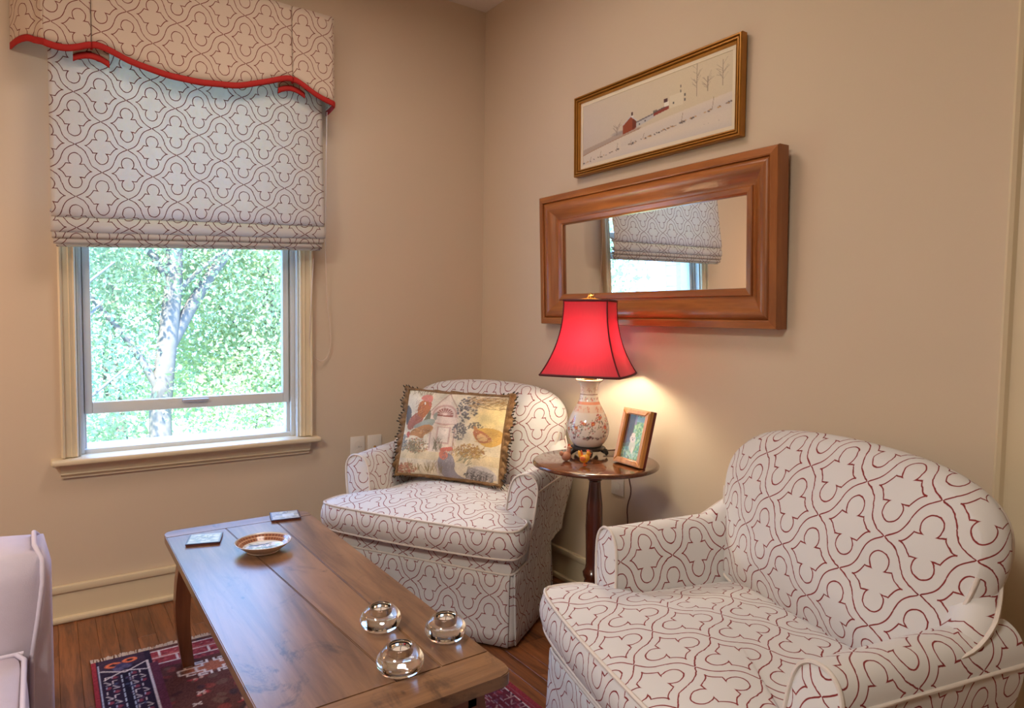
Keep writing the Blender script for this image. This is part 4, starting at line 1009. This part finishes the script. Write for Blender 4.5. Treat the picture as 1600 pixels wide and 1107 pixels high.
# ------------------------------------------------------------------ side table
SX, SY, SZ = -.276, -1.208, .66
st_ = tag(empty('side_table', (SX, SY, 0)), 'round dark mahogany pedestal table between the two armchairs', 'table')
lathe('table_top', [(0, SZ-.020), (.205, SZ-.020), (.218, SZ-.016), (.224, SZ-.010), (.2245, SZ-.006), (.222, SZ-.002), (.217, SZ), (0, SZ)], M_mahog_top, st_, 72, cap=False, sharp=40)
lathe('edge_bead', [(.2195, SZ-.016), (.2255, SZ-.013), (.2262, SZ-.009), (.2245, SZ-.005), (.2195, SZ-.004)], M_mahog, st_, 72, cap=False)
lathe('pedestal', [(0, .12), (.02, .12), (.030, .13), (.034, .17), (.036, .20), (.030, .225), (.036, .235), (.038, .25), (.030, .262), (.027, .28), (.0285, .34), (.031, .42), (.029, .50), (.022, .56), (.021, .585), (.027, .592), (.027, .602), (.022, .608), (.024, .625), (.040, .640), (0, .641)], M_mahog, st_, 32, cap=False, sharp=40)
for k in range(3):
    a = rad(100+120*k); cx_, sx_ = math.cos(a), math.sin(a)
    path = [(.02*cx_, .02*sx_, .175), (.07*cx_, .07*sx_, .165), (.13*cx_, .13*sx_, .10), (.18*cx_, .18*sx_, .04), (.215*cx_, .215*sx_, .016), (.235*cx_, .235*sx_, .016)]
    pp = chaikin(path, 2, False); tube('leg', pp, [.020-.008*i/len(pp) for i in range(len(pp))], M_mahog, st_, 10)

# ------------------------------------------------------------------ lamp
LX, LY = -.235, -1.12
lamp = tag(empty('table_lamp', (LX, LY, SZ)), 'porcelain vase table lamp with a red silk bell shade', 'lamp')
M_stand = plain('carved_dark_wood', (44, 34, 28), .4, .15, 40)
lathe('stand_top', [(0, .022), (.062, .022), (.066, .026), (.066, .032), (.06, .036), (0, .036)], M_stand, lamp, 8, cap=False, sharp=30)
for k in range(5):
    a = rad(20+72*k); c_, s_ = math.cos(a), math.sin(a)
    tube('stand_foot', [(.050*c_, .050*s_, .026), (.066*c_, .066*s_, .018), (.070*c_, .070*s_, .012), (.066*c_, .066*s_, .0085)], [.010, .011, .009, .008], M_stand, lamp, 8)
vp = [(0, .036), (.048, .036), (.053, .040), (.066, .055), (.075, .075), (.078, .098), (.076, .120), (.068, .145), (.056, .170), (.045, .190), (.037, .207), (.033, .225), (.0315, .245), (.033, .262), (.040, .273), (.051, .280), (.0525, .283), (.050, .286), (.03, .284)]
vr = np.array(chaikin(vp, 2, False)); seg = 150
VR, L_ = resample(vr, 120, False)
A, I_ = np.meshgrid(np.linspace(0, 2*PI, seg, endpoint=False), np.arange(120)); R_ = VR[I_, 0]; Z_ = VR[I_, 1]
p = Paint(A*.075, Z_, (238, 234, 228)); circ = 2*PI*.075
gq = np.random.default_rng(17)
p.put(((Z_ > .192) & (Z_ < .203)).astype(float), (206, 120, 84), .85); p.put(((Z_ > .165) & (Z_ < .190)).astype(float), (226, 196, 176), .5); p.put(((Z_ > .2285) & (Z_ < .231)).astype(float), (120, 70, 56)); p.put((Z_ > .279).astype(float), (204, 150, 96), .7)
for k in range(9): p.speck(circ*(k+.5)/9, .246, .026, .013, 14, .0022, [(190, 96, 96), (210, 150, 140), (120, 130, 110)], 200+k, .7)
for k in range(9): p.speck(circ*(k+.3)/9, .214, .02, .006, 9, .003, [(190, 80, 76), (120, 130, 110)], 220+k, .8)
for k in range(9): p.speck(circ*(k+.6)/9, .178, .024, .010, 10, .003, [(210, 130, 110), (226, 170, 150)], 240+k, .8)
for k in range(17):
    cx_ = circ*(k+.5*gq.random())/17; cz = .09+.06*gq.random()
    p.speck(cx_, cz, .018, .026, 24, .0027, [(176, 60, 60), (70, 76, 66), (206, 110, 100), (110, 56, 60), (96, 110, 88), (214, 150, 140)], 260+k, .9)
    p.line((cx_-.012, cz-.03), (cx_+.01, cz+.02), .0012, (84, 78, 66), .8)
    p.ell(cx_+.004, cz+.01, .007, .006, (196, 70, 56)); p.ell(cx_+.004, cz+.01, .003, .0025, (230, 190, 110))
for k in range(16): p.speck(circ*gq.random(), .065+.02*gq.random(), .014, .006, 6, .0028, [(130, 60, 66), (84, 86, 80)], 300+k, .8)
grid('porcelain_body', np.stack([R_*np.cos(A), R_*np.sin(A), Z_], -1), printed('painted_porcelain', .12, 0, coat=.6), lamp, col=p.c, wrap=True)
lathe('socket', [(0, .28), (.016, .28), (.016, .33), (.012, .345), (0, .345)], M_brass, lamp, 20, cap=False)
tube('harp', [(0, .02, .335)]+[(0, .055*math.sin(rad(a_)), .335+.125*(1-math.cos(rad(a_)))*1.05) for a_ in range(30, 180, 15)]+[(0, 0, .590)]+[(0, -.055*math.sin(rad(a_)), .335+.125*(1-math.cos(rad(a_)))*1.05) for a_ in range(165, 20, -15)]+[(0, -.02, .335)], .002, M_brass, lamp, 6)
lathe('bulb', [(0, .345), (.012, .348), (.014, .36), (.026, .39), (.030, .412), (.026, .435), (.012, .448), (0, .45)], None, lamp, 20, cap=False).data.materials.append(None)
lathe('finial', [(0, .586), (.008, .588), (.006, .592), (.011, .598), (.010, .603), (0, .607)], M_brass, lamp, 16, cap=False)
def silk(name, srgb, transl):
    m, nt, b = new_mat(name); nz = noise(nt, coord(nt, 'UV', (40, 1.5, 1)), 3, 4); c = s2l(srgb)
    col = mixc(nt, nz, c*.75, np.minimum(c*1.2, 1)); ge = nt.nodes.new('ShaderNodeNewGeometry'); setc(nt, b, mixc(nt, ge.outputs['Backfacing'], col, s2l((226, 206, 186)))); b.inputs['Roughness'].default_value = .45; b.inputs['Sheen Weight'].default_value = .2
    tr = nt.nodes.new('ShaderNodeBsdfTranslucent'); nt.links.new(col, tr.inputs[0]); mx = nt.nodes.new('ShaderNodeMixShader'); mx.inputs[0].default_value = transl
    nt.links.new(b.outputs[0], mx.inputs[1]); nt.links.new(tr.outputs[0], mx.inputs[2]); nt.links.new(mx.outputs[0], nt.nodes['Material Output'].inputs[0]); return m
M_silk = silk('red_silk', (172, 24, 44), .13); M_silk_dk = plain('dark_red_braid', (84, 14, 22), .6, .1, 60)
# square bell shade: corner angles as seen in the photograph
phi = rad(-35)+math.atan2(.085, .193)
zs_ = np.linspace(0, 1, 22)
def bell(t): return .113+(.206-.113)*((1-t)**2.3)
zb_, zt_ = .306, .576
sc_parts = []
for k in range(4):
    a0, a1 = phi+PI/2*k, phi+PI/2*(k+1); nn = 14; G = np.zeros((22, nn, 3)); UV = np.zeros((22, nn, 2))
    for i, t in enumerate(zs_):
        Rb = bell(t)
        p0 = np.array((math.cos(a0), math.sin(a0)))*Rb; p1 = np.array((math.cos(a1), math.sin(a1)))*Rb
        for j in range(nn):
            s_ = j/(nn-1); q = p0*(1-s_)+p1*s_; bow = 1+.09*math.sin(s_*PI)*(1 if True else 0)
            sag = -.010*math.sin(s_*PI)*(1-t)**6
            G[i, j] = (q[0]*bow, q[1]*bow, zb_+(zt_-zb_)*t-sag*0); UV[i, j] = (s_+k, t)
    pn = grid('shade_panel', G, M_silk, lamp, UV)
    tube('seam_cord', [tuple(G[i, 0]*np.array((1.004, 1.004, 1))) for i in range(22)], .0026, M_silk_dk, pn, 6)
    tube('bottom_braid', [tuple(q) for q in G[0]], .0045, M_silk_dk, pn, 6); tube('top_braid', [tuple(q) for q in G[-1]], .0045, M_silk_dk, pn, 6)
tube('spider', [(-.1, 0, .577), (0, 0, .586), (.1, 0, .577)], .0018, M_brass, lamp, 5); tube('spider', [(0, -.1, .577), (0, 0, .586), (0, .1, .577)], .0018, M_brass, lamp, 5)
# bulb glass
bm_, nt_, b_ = new_mat('bulb_glow'); b_.inputs['Emission Color'].default_value = (1, .88, .64, 1); b_.inputs['Emission Strength'].default_value = BULB
for o in lamp.children:
    if o.name.startswith('bulb'): o.data.materials.clear(); o.data.materials.append(bm_)
# lamp cord hanging behind the pedestal
lc = [(-.150, -1.115, .6655), (-.095, -1.125, .6655), (-.045, -1.125, .664), (-.036, -1.130, .645), (-.042, -1.135, .60), (-.05, -1.155, .55), (-.045, -1.165, .50), (-.050, -1.145, .44), (-.056, -1.16, .38), (-.05, -1.15, .30), (-.05, -1.10, .22)]
tag(tube('lamp_cord', chaikin(lc, 2, False), .0028, plain('brown_cord', (96, 56, 40), .5), None, 6), 'thin brown lamp cord hanging behind the pedestal table', 'cord')

# photo frame
pf = tag(empty('photo_frame', (-.232, -1.333, SZ), 0), 'small wooden frame with a photo of a white dog on the pedestal table', 'photo frame')
M_honey = wood('honey_wood', (196, 124, 50), (224, 158, 84), 'z', .3, 1.5, False, .02, .3)
M_honey_edge = plain('frame_edge', (110, 40, 30), .4, .08)
lean = rad(14)
RM = Matrix.Rotation(rad(-3), 4, 'Z') @ Matrix.Rotation(lean, 4, 'Y')
fw, fh, fb, fd = .068, .196, .021, .020
def fr_part(name, pts, mat):
    bm = bmesh.new(); lo = [bm.verts.new((0.0, a, b)) for a, b in pts]; hi = [bm.verts.new((-fd, a*1, b)) for a, b in pts]; n = len(pts)
    bm.faces.new(lo); bm.faces.new(hi)
    for i in range(n): bm.faces.new((lo[i], lo[(i+1) % n], hi[(i+1) % n], hi[i]))
    bmesh.ops.bevel(bm, geom=[e for e in bm.edges if all(v.co.x < -fd+.001 for v in e.verts)], offset=.004, segments=3, affect='EDGES')
    o = bm_obj(name, bm, mat, pf); o.matrix_local = RM @ Matrix.Translation((0, 0, .002)); return o
fr_part('frame_side', [(fw, 0), (fw, fh), (fw-fb, fh-fb), (fw-fb, fb)], M_honey); fr_part('frame_side', [(-fw, 0), (-fw+fb, fb), (-fw+fb, fh-fb), (-fw, fh)], M_honey)
fr_part('frame_rail', [(fw, 0), (fw-fb, fb), (-fw+fb, fb), (-fw, 0)], M_honey); fr_part('frame_rail', [(fw, fh), (-fw, fh), (-fw+fb, fh-fb), (fw-fb, fh-fb)], M_honey)
bk_ = box('frame_back', (0, -fw-.001, 0), (.012, fw+.001, fh), M_honey_edge, pf, .002); bk_.matrix_local = RM @ Matrix.Translation((.0005, 0, .003))
u = np.linspace(0, 1, 60); U, V = np.meshgrid(u, np.linspace(0, 1, 90)); p = Paint(U, V, (120, 158, 110))
p.speck(.75, .6, .3, .5, 240, .03, [(150, 190, 120), (96, 140, 100), (190, 214, 150), (120, 170, 150), (210, 222, 180)], 3, .8); p.rect(0, .32, .42, 1, (84, 66, 70)); p.rect(.06, .3, .12, 1, (120, 96, 96)); p.rect(.42, .78, .52, 1, (150, 130, 140)); p.rect(.5, .86, .9, .97, (150, 180, 190)); p.poly([(0, .3), (.45, .42), (.45, 0), (0, 0)], (110, 116, 108)); p.speck(.4, .12, .45, .16, 120, .03, [(160, 196, 150), (110, 160, 150), (190, 210, 190)], 5, .8)
p.ell(.5, .3, .16, .14, (206, 200, 178)); p.ell(.47, .46, .15, .09, (222, 204, 190)); p.ell(.47, .55, .10, .05, (226, 206, 188)); p.ell(.43, .48, .018, .012, (40, 30, 40)); p.ell(.53, .48, .018, .012, (40, 30, 40)); p.ell(.48, .44, .03, .016, (60, 44, 56)); p.ell(.55, .2, .05, .08, (230, 220, 200))
Gp = np.stack([np.full_like(U, -.006), (1-U)*2*(fw-fb)-(fw-fb), fb+V*(fh-2*fb)], -1)
ph = grid('photo_print', Gp, printed('photo_print', .2, 0, coat=.4), pf, col=p.c); ph.matrix_local = RM @ Matrix.Translation((0, 0, .002))
es = box('easel_strut', (.0, -.012, .0), (.004, .012, .13), M_dark, pf); es.matrix_local = Matrix.Translation((.068, 0, .0)) @ Matrix.Rotation(rad(-14), 4, 'Y')

# figurines
def blob(name, loc, rx, ry, rz, mat, parent, rot=(0, 0, 0), seg=16):
    bm = bmesh.new(); bmesh.ops.create_uvsphere(bm, u_segments=seg, v_segments=10, radius=1)
    mtx = Matrix.Translation(loc) @ (Matrix.Rotation(rot[2], 4, 'Z') @ Matrix.Rotation(rot[1], 4, 'Y') @ Matrix.Rotation(rot[0], 4, 'X')) @ Matrix.Diagonal((rx, ry, rz, 1))
    bmesh.ops.transform(bm, matrix=mtx, verts=bm.verts); return bm_obj(name, bm, mat, parent, True, 180)
hen = tag(empty('hen_figurine', (-.374, -1.162, SZ), rad(-20)), 'small pinkish brown hen figurine in front of the lamp base', 'figurine')
Mh = plain('hen_glaze', (186, 130, 104), .3, .2, 60, coat=.3); Mr = plain('coral_glaze', (196, 78, 50), .3, .1); My = plain('yellow_glaze', (226, 160, 40), .25, .2, 70, coat=.4); Mo = plain('orange_glaze', (206, 96, 36), .3, .15, 60)
blob('body', (0, 0, .018), .018, .015, .0175, Mh, hen, (0, rad(-12), 0)); blob('neck', (.008, 0, .036), .008, .008, .015, Mh, hen, (0, rad(8), 0)); hd = blob('head', (.010, 0, .049), .0075, .007, .0075, Mh, hen); blob('comb', (.010, 0, .057), .006, .0025, .005, Mr, hd); blob('beak', (.018, 0, .048), .004, .002, .002, My, hd); blob('tail', (-.018, 0, .028), .008, .006, .010, Mh, hen, (0, rad(-30), 0))
roo = tag(empty('rooster_figurine', (-.368, -1.252, SZ), rad(-60)), 'small glossy yellow rooster figurine at the front of the pedestal table', 'figurine')
blob('body', (0, 0, .024), .017, .012, .014, My, roo, (0, rad(-15), 0)); blob('breast', (.010, 0, .030), .010, .009, .013, My, roo); hd = blob('head', (.014, 0, .046), .0075, .006, .0075, My, roo); blob('comb', (.014, 0, .0535), .007, .0025, .0045, Mr, hd); blob('wattle', (.020, 0, .040), .003, .003, .005, Mr, hd); blob('beak', (.0225, 0, .046), .004, .002, .002, Mo, hd)
blob('tail', (-.017, 0, .038), .006, .004, .015, My, roo, (0, rad(-18), 0)); blob('tail', (-.012, .003, .040), .005, .003, .014, Mo, roo, (0, rad(-5), 0)); blob('wing', (-.002, -.011, .026), .011, .003, .008, Mo, roo); blob('wing', (-.002, .011, .026), .011, .003, .008, Mo, roo)
for s in (-1, 1): tube('leg', [(0, s*.005, .014), (.001, s*.006, .003)], .0018, Mo, roo, 6); blob('foot', (.003, s*.006, .002), .006, .004, .002, Mo, roo)

# ------------------------------------------------------------------ mirror and picture on the right wall
def frame_member(name, prof, length, mat, parent, mtx):
    """prof: (w inward, d out); mitred at both ends; local: x along, y inward, z out"""
    V_, n = [], len(prof)
    for s in (0, 1):
        for w, d in prof: V_.append(((w if s == 0 else length-w), w, d))
    F_ = [tuple(range(n)), tuple(range(n, 2*n))]+[(i, (i+1) % n, n+(i+1) % n, n+i) for i in range(n)]
    o = fixn(mesh(name, V_, F_, mat, parent, True, sharp=28)); o.data.transform(mtx); o.data.update(); return o
def rect_frame(parent, W_, H_, prof, my, mz, names=('frame_rail', 'frame_stile')):
    """frame in local YZ plane (y right = -Y world), outward -X; origin at lower-near corner; viewed from -x: right is -y"""
    def mk(origin, along, inward): 
        m = Matrix.Identity(4); z = Vector((-1, 0, 0)); a, i_ = Vector(along), Vector(inward)
        for r in range(3): m[r][0], m[r][1], m[r][2], m[r][3] = a[r], i_[r], z[r], origin[r]
        return m
    frame_member(names[0], prof, W_, my, parent, mk((0, 0, 0), (0, -1, 0), (0, 0, 1))); frame_member(names[0], prof, W_, my, parent, mk((0, 0, H_), (0, -1, 0), (0, 0, -1)))
    frame_member(names[1], prof, H_, mz, parent, mk((0, 0, 0), (0, 0, 1), (0, -1, 0))); frame_member(names[1], prof, H_, mz, parent, mk((0, -W_, 0), (0, 0, 1), (0, 1, 0)))
mprof = [(0, 0), (0, .046), (.003, .052), (.024, .055), (.028, .053), (.030, .045), (.033, .049), (.040, .053), (.050, .0535), (.062, .050), (.074, .042), (.086, .032), (.096, .026), (.104, .025), (.106, .030), (.109, .032), (.124, .029), (.130, .024), (.132, .014), (.132, 0)]
mir = tag(empty('wall_mirror', (-.004, -.584, 1.146)), 'wide mirror in a heavy moulded wooden frame on the right wall', 'mirror')
mir.rotation_euler = (0, rad(-2.3), 0)
MW, MH = 1.186, .560
rect_frame(mir, MW, MH, mprof, M_frame_y, M_frame_z)
box('mirror_glass', (-.015, -MW+.125, .125), (-.012, -.125, MH-.125), M_mirror, mir)
box('backing_board', (-.010, -MW+.02, .02), (-.001, -.02, MH-.02), M_dark, mir)
pprof = [(0, 0), (0, .024), (.003, .028), (.007, .028), (.009, .019), (.011, .019), (.013, .026), (.017, .026), (.019, .016), (.021, .016), (.023, .022), (.026, .021), (.030, .013), (.030, 0)]
pic = tag(empty('framed_picture', (-.004, -.764, 1.772)), 'framed snowy landscape painting with a red barn above the mirror', 'picture')
pic.rotation_euler = (0, rad(-1.0), 0)
PW, PH = .832, .331
rect_frame(pic, PW, PH, pprof, M_gold, M_gold)
u = np.linspace(0, 1, 330); U, V = np.meshgrid(u, np.linspace(0, 1, 130)); p = Paint(U, V, (206, 190, 164)); asp = .30/.77
p.put(np.clip(1-U*1.4, 0, 1), (196, 184, 178), .8); p.put(np.clip((V-.75)*2, 0, 1), (214, 196, 168), .5)
p.poly([(0, .26), (.2, .33), (.32, .40), (.45, .36), (.3, .1), (0, .1)], (176, 158, 146)); p.poly([(0, .18), (.28, .30), (.45, .36), (.3, .1), (0, .05)], (164, 128, 102), .8); p.ell(.28, .37, .05, .03, (150, 144, 146), 0, .6, .6)
hill = [(0, .16)]+[(t, .16+.42*(t**.9)*(1-.28*t)) for t in np.linspace(.05, 1, 24)]+[(1, 0), (0, 0)]
hz = lambda t: .16+.42*(t**.9)*(1-.28*t)
p.poly(hill, (212, 198, 184)); p.put(np.clip((.12-V)*6, 0, 1)*np.clip(U*3, 0, 1), (188, 180, 182), .7); p.put(np.clip(1-np.abs(V-(hz(np.clip(U, .01, 1))-.13))*9, 0, 1)*(U > .3), (196, 186, 184), .5)
# barn and farm buildings
p.poly([(.315, .325), (.315, .475), (.372, .575), (.405, .50), (.405, .36)], (146, 72, 48)); p.poly([(.385, .37), (.385, .52), (.412, .49), (.412, .375)], (112, 54, 42)); p.poly([(.31, .47), (.372, .585), (.418, .49), (.41, .48), (.372, .565), (.32, .47)], (196, 190, 190)); p.rect(.376, .57, .388, .63, (84, 56, 52)); p.rect(.376, .555, .392, .575, (222, 214, 208))
p.poly([(.412, .37), (.412, .45), (.54, .50), (.54, .45)], (186, 182, 182)); p.poly([(.412, .44), (.412, .465), (.54, .515), (.54, .495)], (120, 112, 116)); p.rect(.43, .40, .438, .425, (90, 84, 90)); p.rect(.47, .42, .478, .445, (90, 84, 90)); p.rect(.528, .49, .555, .545, (120, 120, 104)); p.poly([(.53, .46), (.53, .505), (.63, .545), (.63, .50)], (138, 60, 50)); p.poly([(.53, .50), (.53, .52), (.63, .565), (.63, .545)], (100, 84, 84))
p.rect(.60, .55, .63, .62, (226, 216, 204)); p.rect(.598, .61, .622, .66, (80, 50, 52)); p.rect(.635, .50, .72, .68, (218, 206, 186), .6)
for a_, b_ in ((.655, .545), (.70, .75), (.70, .68), (.725, .61), (.725, .54)): p.rect(a_, b_, a_+.008, b_+.035, (96, 90, 92))
# bare trees
def ptree(x_, b_, h, seed):
    g = np.random.default_rng(seed); p.line((x_, b_), (x_, b_+h), .0022, (120, 102, 92), .9, asp)
    for k in range(12): q = b_+h*(.2+.65*g.random()); s = g.choice([-1, 1]); p.line((x_, q), (x_+s*.025*(.5+g.random()), q+.08*(.4+g.random())), .0011, (140, 122, 112), .8, asp)
ptree(.80, .55, .46, 1); ptree(.945, .58, .34, 2); ptree(.862, .57, .2, 3); ptree(.27, .34, .14, 4)
# fence line of stubble
g = np.random.default_rng(9)
for k in range(90):
    t = g.random(); y_ = .03+.30*t+.02*(g.random()-.5)
    if .28 < t < .36: continue
    p.ell(t, y_, .007*(.4+g.random()), .010*(.5+g.random()), [(84, 74, 78), (120, 100, 84), (186, 140, 84)][k % 3], 20, .85, .5)
for t, h in ((.06, .06), (.14, .08), (.27, .10), (.46, .07), (.71, .12), (.89, .16), (.37, .05)): p.line((t, .04+.30*t), (t+.008, .04+.30*t+h), .0016, (130, 104, 84), .9, asp)
p.strokes(.88, .12, .06, .004, 12, .012, .0008, [(120, 104, 96)], 77, (0, 30))
p.grain(.05)
m_ = .030+.013
Gp = np.stack([np.full_like(U, -.0105), -(m_+U*(PW-2*m_)), m_+V*(PH-2*m_)], -1)
grid('painting', Gp, printed('painting', .5, .1, 400), pic, col=p.c, flip=True)
lb = .028
boxes('linen_liner', [((-.0125, -PW+lb, lb), (-.004, -lb, m_)), ((-.0125, -PW+lb, PH-m_), (-.004, -lb, PH-lb)), ((-.0125, -m_, m_), (-.004, -lb, PH-m_)), ((-.0125, -PW+lb, m_), (-.004, -PW+m_, PH-m_))], plain('linen', (222, 206, 182), .8), pic)
box('backing_board', (-.004, -PW+.01, .01), (-.0008, -.01, PH-.01), M_dark, pic)

# ------------------------------------------------------------------ outlets
def outlet(loc, rz, label, kind):
    root = tag(empty('wall_outlet', loc, rz), label, 'outlet', 'wall plates'); 
    box('cover_plate', (-.036, -.006, -.058), (.036, -.0005, .058), M_white, root, .003)
    if kind == 'duplex':
        for z in (-.021, .021):
            f = lathe('receptacle', [(0, 0), (.0165, 0), (.0165, .002), (0, .002)], M_white, root, 20, cap=False); f.matrix_local = Matrix.Translation((0, -.006, z)) @ Matrix.Rotation(PI/2, 4, 'X')
            boxes('slot', [((-.008, -.0086, z+.001), (-.006, -.0082, z+.009)), ((.006, -.0086, z+.001), (.008, -.0082, z+.009)), ((-.002, -.0086, z-.010), (.002, -.0082, z-.005))], M_dark, f).matrix_local = f.matrix_local.inverted()
    else:
        lathe('coax_jack', [(0, 0), (.006, 0), (.006, .006), (.004, .008), (.0, .008)], M_brass, root, 12, cap=False).matrix_local = Matrix.Translation((0, -.006, 0)) @ Matrix.Rotation(PI/2, 4, 'X')
outlet((-.692, 0, .540), 0, 'white duplex outlet on the wall just right of the window', 'duplex')
outlet((-.606, 0, .540), 0, 'white plate with a cable jack beside the duplex outlet', 'jack')
outlet((0, -1.045, .515), -PI/2, 'white outlet low on the wall behind the pedestal table', 'duplex')

# ------------------------------------------------------------------ sofa at the left edge
M_sofa = plain('sofa_canvas', (216, 202, 214), .9, .04, 40, .25, 500, spec=.2)
sofa = tag(empty('sofa', (-2.3, -1.95, 0)), 'pale upholstered sofa with piped edges at the left edge of the photo', 'sofa')
def soft_box(name, lo, hi, r, parent, bulge=(0, 0, 0), piping_x=None):
    bm = bmesh.new(); bm_box(bm, lo, hi); bmesh.ops.subdivide_edges(bm, edges=bm.edges[:], cuts=7, use_grid_fill=True)
    c = (Vector(lo)+Vector(hi))/2; h = (Vector(hi)-Vector(lo))/2
    for v in bm.verts:
        d = v.co-c; n_ = [d[i]/h[i] for i in range(3)]
        for i in range(3):
            o1, o2 = [j for j in range(3) if j != i]
            d[i] += bulge[i]*n_[i]*max(0, (1-n_[o1]**2))*max(0, (1-n_[o2]**2))
        v.co = c+d
    # round the box by clamping to an inset core
    for v in bm.verts:
        core = Vector([max(lo[i]+r, min(hi[i]-r, v.co[i])) for i in range(3)]); dd = v.co-core
        if dd.length > r and sum(abs(q) > 1e-6 for q in dd) > 1: v.co = core+dd.normalized()*r
    return bm_obj(name, bm, M_sofa, parent, True, 180)
soft_box('base', (-.42, -.86, .06), (.36, .86, .30), .02, sofa)
for s in (-1, 1):
    y0, y1 = (.72, .92) if s > 0 else (-.92, -.72)
    ar = soft_box('arm', (-.44, y0, .05), (.412, y1, .655), .045, sofa, (.0, .02, .02))
    yy = y0 if s > 0 else y1
    for v in ar.data.vertices: v.co.z -= .10*max(0, (.38-v.co.x))*max(0, (v.co.z-.5)/.155)
    tube('piping', [(.372, yy+s*.004, .30), (.374, yy+s*.001, .42), (.386, yy-s*.002, .50), (.396, yy-s*.001, .58), (.396, yy+s*.012, .628), (.382, yy+s*.045, .652), (.380, yy+s*.14, .655), (.392, yy+s*.185, .63), (.398, yy+s*.196, .5), (.395, yy+s*.196, .1)], .005, M_sofa, ar, 8)
for s in (-1, 1):
    y0, y1 = (.005, .715) if s > 0 else (-.715, -.005)
    sc2 = soft_box('seat_cushion', (-.25, y0, .30), (.362, y1, .445), .025, sofa, (.015, .005, .02))
    tube('piping', [(.348, y1-.012, .438), (.362, y1-.05, .440), (.366, (y0+y1)/2, .444), (.362, y0+.05, .440), (.348, y0+.012, .438)], .005, M_sofa, sc2, 8)
    tube('piping', [(.36, y1-.010, .438), (0, y1-.008, .438), (-.2, y1-.010, .436)], .005, M_sofa, sc2, 8)
soft_box('back', (-.46, -.74, .10), (-.24, .74, .80), .06, sofa, (.02, 0, .02))
for s in (-1, 1): soft_box('back_cushion', (-.26, .01 if s > 0 else -.71, .44), (-.08, .71 if s > 0 else -.01, .82), .05, sofa, (.05, 0, .02))
box('skirt', (-.43, -.90, .01), (.385, .90, .14), M_sofa, sofa, .01)
# floor lamp beyond the sofa, out of frame, that warms the window wall
fl = tag(empty('floor_lamp', (-2.72, -.50, 0)), 'frosted globe floor lamp beyond the sofa arm beside the window wall', 'lamp')
lathe('lamp_base', [(0, 0), (.13, 0), (.13, .012), (.03, .024), (.012, .03), (0, .03)], M_brass, fl, 30, cap=False); tube('pole', [(0, 0, .02), (0, 0, 1.12)], .009, M_brass, fl, 10)
gm, gnt, gb = new_mat('globe_glow'); gb.inputs['Emission Color'].default_value = (1.0, .52, .24, 1); gb.inputs['Emission Strength'].default_value = GLOBE
blob('globe', (0, 0, 1.22), .10, .10, .10, gm, fl, seg=24)
